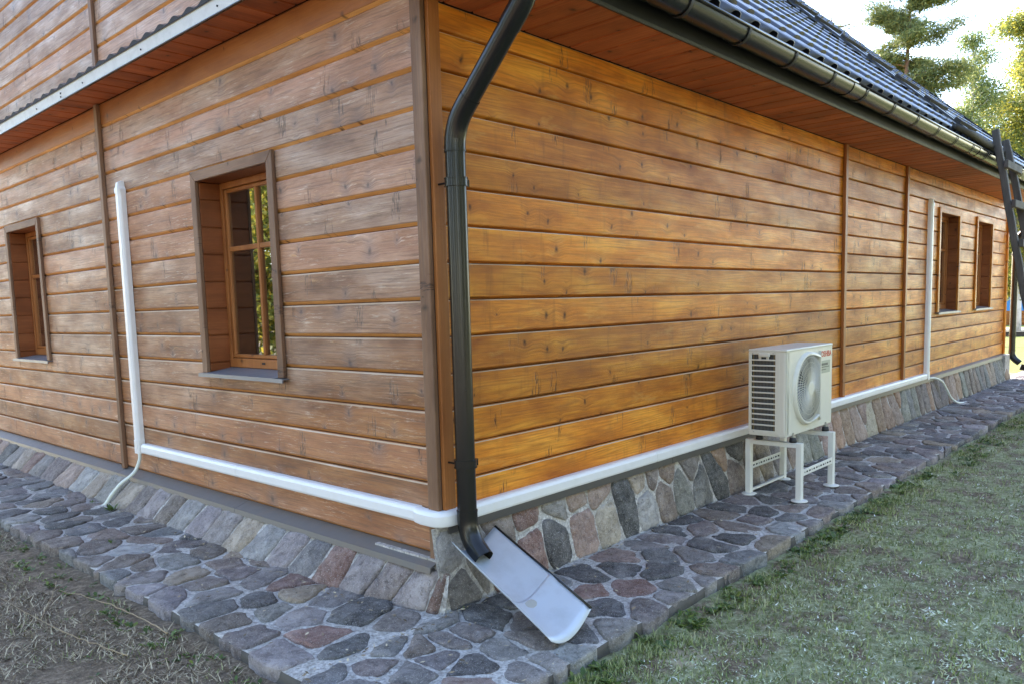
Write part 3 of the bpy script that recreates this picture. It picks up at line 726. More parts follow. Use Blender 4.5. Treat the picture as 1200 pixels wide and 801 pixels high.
# ------------------------------------------------------------------ stones
PAL = dict(red=(.29,.145,.11), pink=(.42,.29,.235), lav=(.34,.31,.325), lblue=(.44,.45,.45), bgray=(.19,.195,.20), dark=(.065,.063,.064),
           black=(.020,.024,.024), brown=(.22,.165,.13), tan=(.38,.30,.205), gray=(.265,.25,.24), purple=(.215,.175,.17), beige=(.50,.425,.335),
           green=(.28,.29,.245), orange=(.42,.25,.145))
def clip_poly(poly, nx, ny, d):
    out = []
    for i in range(len(poly)):
        a, c = poly[i], poly[(i+1) % len(poly)]
        da = a[0]*nx+a[1]*ny-d; dc = c[0]*nx+c[1]*ny-d
        if da <= 0: out.append(a)
        if (da < 0 < dc) or (dc < 0 < da):
            t_ = da/(da-dc); out.append((a[0]+(c[0]-a[0])*t_, a[1]+(c[1]-a[1])*t_))
    return out
def voronoi(seeds, bounds, ax=1.0, ay=1.0):
    """convex cells clipped to the convex region `bounds`; ax, ay stretch the metric."""
    cells = []; Sx = np.array([(s[0]*ax, s[1]*ay) for s in seeds])
    B = [(x*ax, y*ay) for x, y in bounds]
    for i, s in enumerate(Sx):
        poly = list(B); d2 = ((Sx-s)**2).sum(1)
        for j in np.argsort(d2)[1:26]:
            q = Sx[j]; nx, ny = q-s; d = (q@q - s@s)/2
            poly = clip_poly(poly, nx, ny, d)
            if len(poly) < 3: break
        cells.append([(x/ax, y/ay) for x, y in poly] if len(poly) >= 3 else None)
    return cells
def inset(poly, g):
    """shrink a convex polygon by g metres."""
    A = sum(poly[i][0]*poly[(i+1) % len(poly)][1]-poly[(i+1) % len(poly)][0]*poly[i][1] for i in range(len(poly)))
    if A < 0: poly = poly[::-1]
    out = list(poly)
    for i in range(len(poly)):
        a, c = poly[i], poly[(i+1) % len(poly)]; ex, ey = c[0]-a[0], c[1]-a[1]; L_ = math.hypot(ex, ey)
        if L_ < 1e-6: continue
        nx, ny = ey/L_, -ex/L_           # outward for CCW
        out = clip_poly(out, nx, ny, a[0]*nx+a[1]*ny-g)
        if len(out) < 3: return None
    return out
def roundpoly(poly, n=2, q=0.22):
    for _ in range(n):
        out = []
        for i in range(len(poly)):
            a, c = poly[i], poly[(i+1) % len(poly)]
            out += [(a[0]*(1-q)+c[0]*q, a[1]*(1-q)+c[1]*q), (a[0]*q+c[0]*(1-q), a[1]*q+c[1]*(1-q))]
        poly = out
    return poly
def stone_mesh(poly, gap, T, hgt, jit, nround=2, npts=18, deep=0.03, dome=0.010, q_=0.2):
    p = inset(poly, gap)
    if not p: return None
    # area test
    A = abs(sum(p[i][0]*p[(i+1) % len(p)][1]-p[(i+1) % len(p)][0]*p[i][1] for i in range(len(p))))/2
    if A < 0.0012: return None
    p = roundpoly(p, 1, q_)
    # resample evenly
    L = [math.dist(p[i], p[(i+1) % len(p)]) for i in range(len(p))]; tot = sum(L); q = []; i = 0; acc = 0
    for k in range(npts):
        tgt = tot*k/npts
        while acc+L[i] < tgt: acc += L[i]; i += 1
        t_ = (tgt-acc)/max(L[i], 1e-9); a, c = p[i], p[(i+1) % len(p)]
        q.append((a[0]+(c[0]-a[0])*t_, a[1]+(c[1]-a[1])*t_))
    sx = random.random()*100
    q2 = []
    cx = sum(a for a, _ in q)/npts; cy = sum(b_ for _, b_ in q)/npts
    for (a, c) in q:
        f = 1 + jit*mnoise.noise(Vector((a*9+sx, c*9, 0))) + 0.5*jit*mnoise.noise(Vector((a*26+sx, c*26, 3)))
        q2.append((cx+(a-cx)*f, cy+(c-cy)*f))
    rings = [(1.0, -deep), (1.0, hgt-0.009), (0.955, hgt-0.001), (0.84, hgt+dome*0.4), (0.55, hgt+dome), (0.25, hgt+dome)]
    tx, ty = random.uniform(-.05, .05), random.uniform(-.05, .05)
    V = []
    for ri, (s_, h_) in enumerate(rings):
        for (a, c) in q2:
            u_, v_ = cx+(a-cx)*s_, cy+(c-cy)*s_
            h2 = h_
            if ri >= 1:
                h2 += 0.010*mnoise.noise(Vector((u_*11+sx, v_*11, 1))) + 0.004*mnoise.noise(Vector((u_*30+sx, v_*30, 5))) + (u_-cx)*tx + (v_-cy)*ty
            V.append(T(u_, v_, h2))
    V.append(T(cx, cy, hgt+dome+0.008*mnoise.noise(Vector((cx*11+sx, cy*11, 1)))))
    F = []; n = npts
    for r in range(len(rings)-1):
        for k in range(n): F.append((r*n+k, r*n+(k+1) % n, (r+1)*n+(k+1) % n, (r+1)*n+k))
    m_ = len(V)-1; r = len(rings)-1
    for k in range(n): F.append((r*n+k, r*n+(k+1) % n, m_))
    return V, F, A
def lloyd_fill(fixed, region_fn, sample_fn, target, mind, ax=1, ay=1, tries=9000):
    pts = [tuple(f) for f in fixed]
    for _ in range(tries):
        if len(pts) >= target: break
        q = sample_fn()
        if not region_fn(q): continue
        md = mind(q)
        if all(((a[0]-q[0])*ax)**2+((a[1]-q[1])*ay)**2 > md*md for a in pts): pts.append(q)
    return pts

# px helpers run once at build time on the calibrated camera: where the photographed stones lie on their surface
CP = np.array(M.translation); CR = np.array(rt); CU = np.array(up); CF = np.array(fw)
def on_plane(px, py, axis, val):
    d = CF + CR*(px-579.94)/924.07 - CU*(py-455.46)/924.07
    t_ = (val-CP[axis])/d[axis]; return CP + t_*d
ZT = -0.45
pave_px = [(354,693,'tan'),(418,715,'dark'),(413,754,'dark'),(374,742,'red'),(308,674,'gray'),(271,658,'brown'),(245,643,'brown'),(243,680,'purple'),(258,708,'bgray'),(300,702,'dark'),
 (290,738,'purple'),(315,713,'gray'),(348,720,'lav'),(328,760,'lav'),(473,725,'purple'),(493,755,'brown'),(456,753,'gray'),(441,778,'purple'),(481,783,'gray'),(380,786,'bgray'),(526,745,'purple'),
 (510,770,'gray'),(575,720,'dark'),(542,738,'purple'),(551,777,'dark'),(600,757,'gray'),(625,747,'purple'),(675,762,'lblue'),(620,778,'gray'),(690,672,'dark'),(737,685,'red'),(707,705,'dark'),(717,733,'gray'),
 (765,707,'purple'),(770,667,'dark'),(797,679,'gray'),(730,650,'pink'),(775,630,'purple'),(680,737,'dark'),(554,797,'pink'),(820,616,'purple'),(836,637,'dark'),(865,626,'dark'),(897,597,'dark'),(905,631,'tan'),
 (870,649,'bgray'),(842,664,'brown'),(814,646,'gray'),(830,677,'gray'),(847,600,'brown'),(922,613,'lblue'),(962,597,'brown'),(910,584,'dark'),(905,570,'dark'),(870,585,'purple'),(927,579,'purple'),(925,561,'dark'),
 (960,568,'purple'),(985,580,'gray'),(193,623,'bgray'),(213,637,'purple'),(158,639,'lblue'),(143,608,'dark'),(163,616,'brown'),(140,657,'brown'),(110,638,'brown'),(170,672,'purple'),(220,670,'tan'),(105,655,'purple'),
 (100,616,'bgray'),(124,624,'brown'),(75,633,'brown'),(196,695,'lav'),(650,700,'purple'),(640,770,'gray'),(600,700,'dark')]
seeds = []; cols = {}
for a, c, k in pave_px:
    w_ = on_plane(a, c, 2, ZT+0.01)
    seeds.append((float(w_[0]), float(w_[1]))); cols[seeds[-1]] = k
EX, EY = -1.01, -0.955
def in_pave(q):
    x_, y_ = q
    if x_ < -0.02 and y_ > -0.12: return EX < x_ < -0.20 and y_ < 9.2
    return EX < x_ < 15.6 and EY < y_ < -0.16 or (x_ < -0.2 and EX < x_ and EY < y_)
seeds = [s for s in seeds if EX+0.02 < s[0] < 15 and EY+0.02 < s[1] and (s[0] < -0.12 or s[1] < -0.1)]
def samp():
    if random.random() < 0.62: return (random.uniform(-1.06, 15.6), random.uniform(EY, -0.1))
    return (random.uniform(EX, -0.2), random.uniform(-0.2, 9.2))
def md(q): return 0.20 + 0.13*mnoise.noise(Vector((q[0]*3, q[1]*3, 0)))
allp = lloyd_fill(seeds, in_pave, samp, 360, md, tries=26000)
pave = empty('pavement', (0, 0, ZT), kind='structure'); tag(pave, 'paved apron of irregular field stones set in mortar round the house', kind='structure')
# regions: convex pieces; side strip (long), front strip (gable), so corner cells are clipped by both
def edge_x(y): return EX + 0.02*mnoise.noise(Vector((0, y*1.3, 0)))
def Tp(u, v, h):
    # slab falls a little towards its outer edge
    out = max(0.0, -0.2-v) if v < -0.1 else 0
    out2 = max(0.0, -0.3-u) if u < -0.2 else 0
    return (u, v, ZT - 0.018*max(out, out2) + h)
cellsA = voronoi(allp, [(EX, EY), (15.6, EY), (15.6, -0.10), (EX, -0.10)])
cellsB = voronoi(allp, [(EX, -0.10), (-0.18, -0.10), (-0.18, 9.3), (EX, 9.3)])
seamed = []
for p_, ca, cb in zip(allp, cellsA, cellsB):
    cc = ca if p_[1] < -0.10 else cb
    if not cc: continue
    # cells across the seam y=-0.10 west of the house may be cut there; merge by using a common clip
    if p_[0] < -0.18:
        full = voronoi_full = None
    seamed.append((p_, cc))
# recompute west part as one convex strip so no straight seam shows
west = [(EX, EY), (-0.18, EY), (-0.18, 9.3), (EX, 9.3)]
cw = voronoi(allp, west); ce = voronoi(allp, [(-0.18, EY), (15.6, EY), (15.6, -0.10), (-0.18, -0.10)])
cellist = []
for p_, a_, b_ in zip(allp, cw, ce):
    for part in ((a_, 'w'), (b_, 'e')):
        pass
    cellist.append((p_, a_ if p_[0] < -0.18 else b_))
# cells straddling x=-0.18 south of the house: keep the whole polygon there
cs = voronoi(allp, [(EX, EY), (15.6, EY), (15.6, -0.13), (EX, -0.13)])
def edgy(poly): return parent_is_pave and any(abs(v[0]-EX) < 0.06 and v[1] > EY-0.1 or abs(v[1]-EY) < 0.06 for v in poly)
parent_is_pave = True
def build_stones(items, parent, T, gap, limit, camera_pos, big=0.0, name='stone', **kw):
    res = []
    for (p_, poly, colr) in items:
        if not poly: continue
        g = gap*random.uniform(0.7, 1.35)
        r_ = stone_mesh(poly, g, T, kw.get('hgt', 0.006)+random.uniform(-0.004, 0.006), kw.get('jit', 0.1), npts=kw.get('npts', 18), dome=kw.get('dome', 0.010), q_=kw.get('q', 0.2), deep=0.085 if edgy(poly) else 0.03)
        if r_: res.append((math.dist(T(p_[0], p_[1], 0), camera_pos)/math.sqrt(r_[2]), r_, colr))
    res.sort(key=lambda t_: t_[0])
    extra = []
    for k, (d_, (V, F, A), colr) in enumerate(res):
        if k < limit:
            o = mk(name, V, F, M_stone, parent, smooth=True); o.color = (*colr, 1)
        else: extra.append((V, F, colr))
    if extra:
        mb = MB()
        for V, F, colr in extra: mb.add(V, F)
        o = mb.build('far_stones', M_stone, parent, smooth=True); o['kind'] = 'stuff'; o.color = (0.2, 0.18, 0.19, 1)
    return len(res)
PAL = {k: (v[0]*1.07, v[1]*1.01, v[2]*0.93) for k, v in PAL.items()}
def jitcol(k, s_=0.22):
    c_ = PAL[k]; f = random.uniform(1-s_, 1+s_); return tuple(max(0.01, v*f*random.uniform(0.96, 1.04)) for v in c_)
pavekeys = ['purple']*5+['gray']*3+['dark']*3+['brown']*4+['bgray']*2+['tan']+['lav']+['red']
items = []
for i, p_ in enumerate(allp):
    # south strip (whole width) for y< -0.13 seeds, gable strip otherwise
    if p_[1] < -0.13:
        poly = cs[i]
    else:
        poly = None
    if p_[0] < -0.18 and p_[1] >= -0.13:
        poly = voronoi([allp[i]]+[q for q in allp if q is not allp[i]], west)[0] if False else cw[i]
        if poly: poly = clip_poly(poly, 0, -1, 0.13) if min(v[1] for v in poly) < -0.13 else poly
    elif p_[0] < -0.18 and poly:
        pass
    k = cols.get(tuple(p_), random.choice(pavekeys))
    if poly: poly = [((x_-random.uniform(-0.010, 0.010)) if abs(x_-EX) < 1e-4 else x_, (y_-random.uniform(-0.010, 0.010)) if abs(y_-EY) < 1e-4 else y_) for x_, y_ in poly]
    items.append((p_, poly, jitcol(k)))
nst = build_stones(items, pave, Tp, 0.0115, 295, tuple(CP), hgt=0.004, npts=24, dome=0.004, q=0.14, jit=0.20)
parent_is_pave = False
# mortar bed with rough top and broken outer edge
def bed(mb, pts_in, pts_out, n_):
    pass
def grid_mesh(name, us, vs_, T, mat, parent, smooth=True, edge=None):
    V = []; F = []
    for u in us:
        for v in vs_: V.append(T(u, v))
    nv = len(vs_)
    for i in range(len(us)-1):
        for j in range(len(vs_)-1):
            a = i*nv+j; F.append((a, a+nv, a+nv+1, a+1))
    fm = None
    if edge: fm = [1 if min(vs_[j], vs_[j+1]) >= 0.995 else 0 for i in range(len(us)-1) for j in range(nv-1)]
    return mk(name, V, F, [mat, edge] if edge else mat, parent, fm, smooth=smooth)
M_edge = plain('shaded_soiled_mortar', (0.10,0.09,0.078), 0.95, 0, 1.0, 40, 0.8, (0.035,0.03,0.022), 9)  # soil stain, with the shadow on the slab side also put into the colour
def bedS(u, v):
    # v: 0 inner .. 1 outer edge .. 2 foot of the edge
    if v <= 1: y_ = -0.02 + (EY+0.05)*v; h = -0.004
    else: y_ = EY+0.03 - 0.02*(v-1)/0.25*1.0; h = -0.004 - 0.16*min(1, (v-1)/0.25)
    nz = 0.006*mnoise.noise(Vector((u*6, y_*6, 0)))+0.004*mnoise.noise(Vector((u*17, y_*17, 0)))
    ny_ = (0.012*mnoise.noise(Vector((u*1.6, 3, h*9))) + 0.012*mnoise.noise(Vector((u*7, 9, h*20)))) if v > 0.95 else 0
    x_, y2, z_ = Tp(u, y_, h+nz); return (x_, y2+ny_, z_)
def bedW(u, v):
    if v <= 1: x_ = -0.05 + (EX+0.08)*v; h = -0.0045
    else: x_ = EX+0.03 - 0.02*(v-1)/0.25; h = -0.0045 - 0.16*min(1, (v-1)/0.25)
    nz = 0.006*mnoise.noise(Vector((x_*6, u*6, 0)))+0.004*mnoise.noise(Vector((x_*17, u*17, 0)))
    nx_ = (0.012*mnoise.noise(Vector((u*1.6, 7, h*9))) + 0.012*mnoise.noise(Vector((u*7, 2, h*20)))) if v > 0.95 else 0
    a_, b_, z_ = Tp(x_, u, h+nz); return (a_+nx_, b_, z_)
vv = [0, .1, .2, .3, .4, .5, .6, .7, .8, .9, .97, 1.0, 1.05, 1.12, 1.2, 1.25]
grid_mesh('mortar_bed', list(np.arange(EX+0.03, 15.7, 0.06)), vv[::-1], bedS, M_mortar, pave, edge=M_edge)
grid_mesh('mortar_bed', list(np.arange(EY+0.03, 9.4, 0.06)), vv, bedW, M_mortar, pave, edge=M_edge)

# foundation ---------------------------------------------------------
# gable side face: from (x=-0.085,z=-0.245) down to (x=-0.29, z=-0.46); long side: (y=-0.035,z=-0.03) to (y=-0.135,z=-0.46)
found = MB()
fL0, fL1 = (-0.090, -0.262), (-0.285, -0.47)
fR0, fR1 = (-0.030, -0.030), (-0.125, -0.47)
def blendc(y):          # the gable base leans in towards the corner
    return 1.0 if y > 0.9 else max(0.0, (y+0.12)/1.02)
def TFl(u, v, h):       # u along y, v 0 bottom..1 top
    k = blendc(u); xb = -0.115 + (-0.285+0.115)*k**0.7; xt = -0.075 + (-0.090+0.075)*k
    x_ = xb + (xt-xb)*v; z_ = -0.47 + (0.208)*v
    L_ = math.hypot(xt-xb, 0.208); nx, nz = -0.208/L_, -(xb-xt)/L_*-1
    return (x_ + nx*h, u, z_ + abs((xt-xb)/L_)*h)
def TFr(u, v, h):
    x0_ = u; yb, yt = fR1[0], fR0[0]; y_ = yb+(yt-yb)*v; z_ = -0.47+0.44*v
    return (x0_, y_ - 0.975*h, z_ + 0.21*h)
bodyL = grid_mesh('foundation', list(np.arange(-0.12, 9.35, 0.05)), list(np.linspace(0, 1, 8)), lambda u, v: TFl(u, v, -0.004+0.006*mnoise.noise(Vector((u*8, v*3, 0)))), M_mortar, house)
bodyL['label'] = 'sloping foundation of single upright field stones under the gable wall'
bodyR = grid_mesh('foundation', list(np.arange(-0.10, 13.62, 0.05)), list(np.linspace(1, 0, 8)), lambda u, v: TFr(u, v, -0.004+0.006*mnoise.noise(Vector((u*8, v*3, 5)))), M_mortar, house)
bodyR['label'] = 'foundation of large mixed field stones under the long wall'
b = MB(); b.box((13.2, -0.10, -0.47), (13.60, WID, -0.02)); b.build('foundation_return', M_mortar, house)
b = MB(); b.box((-0.055, -0.028, -0.47), (0.3, 0.5, -0.21)); b.build('foundation_core', M_mortar, house)
fl_px = [(508,695,'red'),(480,685,'lav'),(448,678,'purple'),(422,668,'lav'),(390,658,'red'),(363,648,'bgray'),(337,640,'lav'),(309,630,'lblue'),(285,621,'beige'),(261,619,'gray'),(239,612,'lav'),
 (217,601,'lblue'),(198,595,'brown'),(182,588,'lav'),(166,583,'purple'),(153,578,'beige'),(130,573,'gray'),(114,566,'beige'),(98,563,'lblue'),(85,559,'pink'),(63,550,'purple'),(50,547,'gray'),(39,542,'red'),(28,540,'beige'),(19,537,'gray'),(8,534,'dark')]
sd_l = []; cl = []
for a, c, k in fl_px:
    w_ = on_plane(a, c, 0, -0.18); sd_l.append((float(w_[1]), 0.5+random.uniform(-.06, .06))); cl.append(k)
sd_l.sort(); 
cl = [k for _, k in sorted(zip([float(on_plane(a, c, 0, -0.18)[1]) for a, c, k in fl_px], cl))]
y = sd_l[-1][0]+0.24
while y < 9.3: sd_l.append((y, 0.5)); cl.append(random.choice(['gray', 'lav', 'brown', 'pink', 'red', 'tan', 'beige'])); y += random.uniform(0.18, 0.3)
b_ = [(-0.10, 0.0), (9.3, 0.0), (9.3, 1.06), (-0.10, 1.06)]
# tall narrow cells: v axis squeezed. v is 0..1 over 0.32 m
cellsL = voronoi(sd_l, b_, 1.0, 0.10)
def skew(poly):
    return poly
SC = 0.32
itemsL = []
for s_, c_, k in zip(sd_l, cellsL, cl):
    if c_: 
        # slant the joints a little
        t_ = 0.10*mnoise.noise(Vector((s_[0]*3, 0, 0)))
        itemsL.append(((s_[0], s_[1]*SC), [(a+0.0, b2*SC) for a, b2 in c_], jitcol(k)))
build_stones(itemsL, bodyL, lambda u, v, h: TFl(u+(0.12*mnoise.noise(Vector((u*2.2, 0, 0))) + 0.06)*(0.5-v/SC), v/SC, h), 0.0075, 200, tuple(CP), hgt=0.006, npts=24, dome=0.012, q=0.10, jit=0.08)
fr_px = [(620,607,'red'),(623,639,'red'),(653,628,'dark'),(595,618,'brown'),(681,580,'pink'),(659,590,'gray'),(684,617,'pink'),(707,572,'pink'),(713,609,'beige'),(735,593,'black'),(760,590,'lblue'),(757,559,'beige'),
 (779,580,'brown'),(769,556,'brown'),(786,549,'pink'),(800,573,'green'),(814,542,'gray'),(822,571,'bgray'),(841,552,'black'),(848,533,'orange'),(862,553,'brown'),(866,524,'black'),(560,660,'gray'),(590,660,'red')]
sr_, kr = [], []
for a, c, k in fr_px:
    w_ = on_plane(a, c, 1, -0.09); sr_.append((float(w_[0]), float((w_[2]+0.47)))); kr.append(k)
for xx, zz_, k in ((0.02, 0.30, 'lav'), (0.06, 0.12, 'gray')):
    sr_.append((xx, zz_)); kr.append(k)
def okR(q): return 2.35 < q[0] < 13.6
def sampR(): return (random.uniform(2.35, 13.6), random.choice([0.22, 0.22, random.uniform(0.08, 0.38)]))
def mdR(q): return 0.20
allR = lloyd_fill(sr_, okR, sampR, 140, mdR, 1.0, 0.62, tries=9000)
kr += [random.choice(['brown', 'gray', 'tan', 'purple', 'bgray', 'pink', 'green', 'dark', 'orange', 'beige']) for _ in range(len(allR)-len(kr))]
cellsR = voronoi(allR, [(-0.09, 0.0), (13.58, 0.0), (13.58, 0.425), (-0.09, 0.425)], 1.0, 0.8)
itemsR = [((s_[0], s_[1]), c_, jitcol(k)) for s_, c_, k in zip(allR, cellsR, kr)]
build_stones(itemsR, bodyR, lambda u, v, h: TFr(u + 0.10*(0.22-v)*(1 if u > 2.5 else 0.3), v/0.44, h), 0.0095, 250, tuple(CP), hgt=0.006, npts=24, dome=0.010, q=0.14, jit=0.12)

# ================================================================== white duct trunking
trunk = empty('pipe_trunking', (-0.05, -0.05, 0.0), 'white plastic pipe trunking running along both walls and round the corner', 'trunking')
DH, DD = 0.080, 0.058          # height and depth
def duct_profile(d0): # closed profile in (depth outwards negative, height) centred on height 0
    h = DH/2
    return [(d0, -h), (d0-DD+0.014, -h), (d0-DD+0.004, -h+0.006), (d0-DD, -h+0.018), (d0-DD, h-0.020), (d0-DD+0.010, h-0.006), (d0-DD+0.022, h), (d0, h)]
def duct(name, a, c, T, hgtc, d0=-0.0125, grow=0.0):
    pr = [(d-(grow if d < d0-0.01 else 0), z+hgtc+(grow if z > 0 else -grow)) for d, z in duct_profile(d0)]
    mb = MB(); prism(mb, pr, a, c, T); return bevel(fixn(mb.build(name, M_pvc, trunk)), 0.002, 2)
ZD = 0.014
for a, c in ((0.135, 2.0), (2.003, 3.53)): duct('duct_length', a, c, TL, ZD)
for a, c in ((0.16, 2.0), (2.003, 4.0), (4.003, 6.0), (6.003, 8.0), (8.003, 8.60)): duct('duct_length', a, c, TR, ZD-0.004)
# outer corner piece (rounded), pushed out by the corner boards
pr = [(d-0.030, z+ZD-0.003) for d, z in duct_profile(0.0)]
V = []; n_ = len(pr); path = []
path += [('L', 0.16, 0.6), ('L', 0.10, 1.0), ('L', 0.03, 1.0)]
def ringL(y_, k): return [((d+0.018*(1-k)), y_, z) for d, z in pr]
def ringR(x_, k): return [(x_, (d+0.018*(1-k)), z) for d, z in pr]
def ringC(a_):   # about the corner: quarter turn
    return [((d)*math.cos(a_), (d)*math.sin(a_), z) for d, z in pr]
rings = [ringL(0.135, 0.25), ringL(0.118, 0.55), ringL(0.085, 1.0), ringL(0.0, 1.0)] + [ringC(a_) for a_ in (0.39, 0.78, 1.18)] + [ringR(0.0, 1.0), ringR(0.105, 1.0), ringR(0.138, 0.55), ringR(0.160, 0.25)]
V = [v for r_ in rings for v in r_]; F = [tuple(range(n_)), tuple(range(len(V)-1, len(V)-n_-1, -1))]
for i in range(len(rings)-1):
    for j in range(n_): F.append((i*n_+j, i*n_+(j+1) % n_, (i+1)*n_+(j+1) % n_, (i+1)*n_+j))
autosmooth(fixn(mk('corner_elbow', V, F, M_pvc, trunk)), 28)
# uprights: (u centre, wall)
def duct_v(T, uc, z0, z1, nm='duct_length', g=0.0, d0=-0.0125):
    h = DH/2+g
    pr_ = [(uc-h, d0), (uc-h, d0-DD+0.022), (uc-h+0.006, d0-DD+0.010-g), (uc-h+0.020, d0-DD-g), (uc+h-0.018, d0-DD-g), (uc+h-0.006, d0-DD+0.004), (uc+h, d0-DD+0.014), (uc+h, d0)]
    n2 = len(pr_); mb = MB(); vs = [T(u, d, z0) for u, d in pr_]+[T(u, d, z1) for u, d in pr_]
    mb.add(vs, [tuple(range(n2)), tuple(range(2*n2-1, n2-1, -1))]+[(i, (i+1) % n2, (i+1) % n2+n2, i+n2) for i in range(n2)])
    return bevel(fixn(mb.build(nm, M_pvc, trunk)), 0.002, 2)
YV, XV = 3.62, 8.68
duct_v(TL, YV, 0.075, 2.08); duct_v(TR, XV, 0.065, 2.20)
duct_v(TL, YV, -0.034, 0.078, 'bend', 0.004); duct_v(TR, XV, -0.038, 0.068, 'bend', 0.004)
# end caps: the cover narrows and turns into the wall
for T, uc, zt_ in ((TL, YV, 2.08), (TR, XV, 2.20)):
    h = DH/2; mb = MB(); d0 = -0.0125
    ring = lambda z, s, dd: [T(uc+h*s*a_, d0-dd*b2, z) for a_, b2 in ((-1, 0), (-1, .7), (-.7, 1), (.7, 1), (1, .7), (1, 0))]
    R_ = [ring(zt_-0.006, 1.05, DD+0.004), ring(zt_+0.028, 1.05, DD+0.004), ring(zt_+0.050, 0.66, DD*0.95), ring(zt_+0.078, 0.60, DD*0.86), ring(zt_+0.092, 0.5, DD*0.45)]
    vs = [v for r_ in R_ for v in r_]; k = 6
    fs = [tuple(range(k)), tuple(range(len(vs)-1, len(vs)-k-1, -1))]
    for i in range(len(R_)-1):
        for j in range(k): fs.append((i*k+j, i*k+(j+1) % k, (i+1)*k+(j+1) % k, (i+1)*k+j))
    mb.add(vs, fs); autosmooth(fixn(mb.build('end_cap', M_pvc, trunk)), 30)

def hose(name, pts, r, label):
    P_ = [Vector(p) for p in pts]; out = []
    for i in range(len(P_)-1):
        p0, p1, p2, p3 = P_[max(i-1, 0)], P_[i], P_[i+1], P_[min(i+2, len(P_)-1)]
        for k in range(8):
            t_ = k/8; out.append(0.5*((2*p1)+(p2-p0)*t_+(2*p0-5*p1+4*p2-p3)*t_*t_+(3*p1-p0-3*p2+p3)*t_**3))
    out.append(P_[-1]); mb = MB(); rr = [r*(1+0.05*(i % 2)) for i in range(len(out))]
    mb.tube(out, rr, 12); o = mb.build(name, M_hose, smooth=True, origin=tuple(P_[-1])); tag(o, label, 'hose'); return o
hose('drain_hose', [(-0.055, 3.60, -0.02), (-0.060, 3.60, -0.09), (-0.105, 3.62, -0.19), (-0.20, 3.66, -0.27), (-0.26, 3.70, -0.35), (-0.30, 3.73, -0.42), (-0.33, 3.74, -0.448)], 0.014,
     'white drain hose hanging from the trunking on the weathered gable wall')
hose('drain_hose', [(8.74, -0.050, -0.025), (8.90, -0.085, -0.035), (9.12, -0.12, -0.10), (9.25, -0.15, -0.22), (9.36, -0.18, -0.34), (9.52, -0.22, -0.42), (9.78, -0.27, -0.447)], 0.014,
     'white drain hose curling down beside the honey coloured long wall')
for px_, py_ in ((-0.30, 3.72), (9.6, -0.28), ):
    mb = MB(); n2 = 14
    vs = [(px_+0.13*math.cos(2*math.pi*k/n2)*random.uniform(.7, 1.15), py_+0.10*math.sin(2*math.pi*k/n2)*random.uniform(.7, 1.15), ZT+0.006) for k in range(n2)]+[(px_, py_, ZT+0.018)]
    mb.add(vs, [(k, (k+1) % n2, n2) for k in range(n2)]); mb.build('cement_patch', M_mortar, pave, smooth=True)

# ================================================================== galvanised splash trough under the downpipe
Bp = Vector([float(v) for v in on_plane(580, 616, 1, -0.115)]); Cp = Vector((0.25, -0.77, -0.37)); Dp = Vector((-0.120, -0.785, -0.37))
Ap = Dp - (Cp-Bp)*0.98 + Vector((0.02, 0, 0.01))
vs = []; na, nl = 14, 16
nrm = Vector((0.0, -0.49, -0.87)).normalized()
for i in range(nl+1):
    s_ = i/nl; L0 = Ap.lerp(Dp, s_); R0 = Bp.lerp(Cp, s_)
    for j in range(na+1):
        t_ = j/na; sag = 0.070*math.sin(math.pi*t_**0.62) if 0 < t_ < 1 else 0
        p = L0.lerp(R0, t_) - Vector((0, 0.30, 0.95))*sag
        if abs(s_-0.62) < 0.02: p += Vector((0, 0.0, 0.004))
        if i == nl: p += Vector((0, -0.012*(1-(2*t_-1)**2), -0.004))
        vs.append(p)
fs = []
for i in range(nl):
    for j in range(na):
        a = i*(na+1)+j; fs.append((a, a+1, a+na+2, a+na+1))
tr = empty('splash_trough', (0.05, -0.5, -0.4), 'wide galvanised half round trough under the near downpipe', 'gutter trough')
o = mk('trough_sheet', vs, fs, M_zinc, tr, smooth=True); sol = o.modifiers.new('solid', 'SOLIDIFY'); sol.thickness = 0.0025
mb = MB(); mb.tube([Bp, Cp], 0.008, 10); mb.build('rolled_edge', M_darkmetal, tr, smooth=True)
# overlap seam and its dried sealant
s0 = 0.60; vs = []; fs = []
for q in (s0, s0+0.035):
    L0 = Ap.lerp(Dp, q); R0 = Bp.lerp(Cp, q)
    for j in range(na+1):
        t_ = j/na; sag = (0.070*math.sin(math.pi*t_**0.62) if 0 < t_ < 1 else 0)-0.0035
        vs.append(L0.lerp(R0, t_)-Vector((0, 0.30, 0.95))*sag)
for j in range(na): fs.append((j, j+1, na+2+j, na+1+j))
o = mk('seam', vs, fs, M_zinc, tr, smooth=True); sol = o.modifiers.new('solid', 'SOLIDIFY'); sol.thickness = 0.003
mid = Ap.lerp(Dp, 0.66).lerp(Bp.lerp(Cp, 0.66), 0.40) - Vector((0, 0.30, 0.95))*0.064
mb = MB(); n2 = 14
vs = [mid + Vector((0.055*math.cos(2*math.pi*k/n2), 0.028*math.sin(2*math.pi*k/n2)*0.87, 0.015*math.sin(2*math.pi*k/n2)+0.0005)) for k in range(n2)] + [mid+Vector((0, 0, 0.007))]
mb.add(vs, [(k, (k+1) % n2, n2) for k in range(n2)]); mb.build('sealant_blob', plain('dried_sealant', (0.35,0.34,0.31), 0.7), tr, smooth=True)

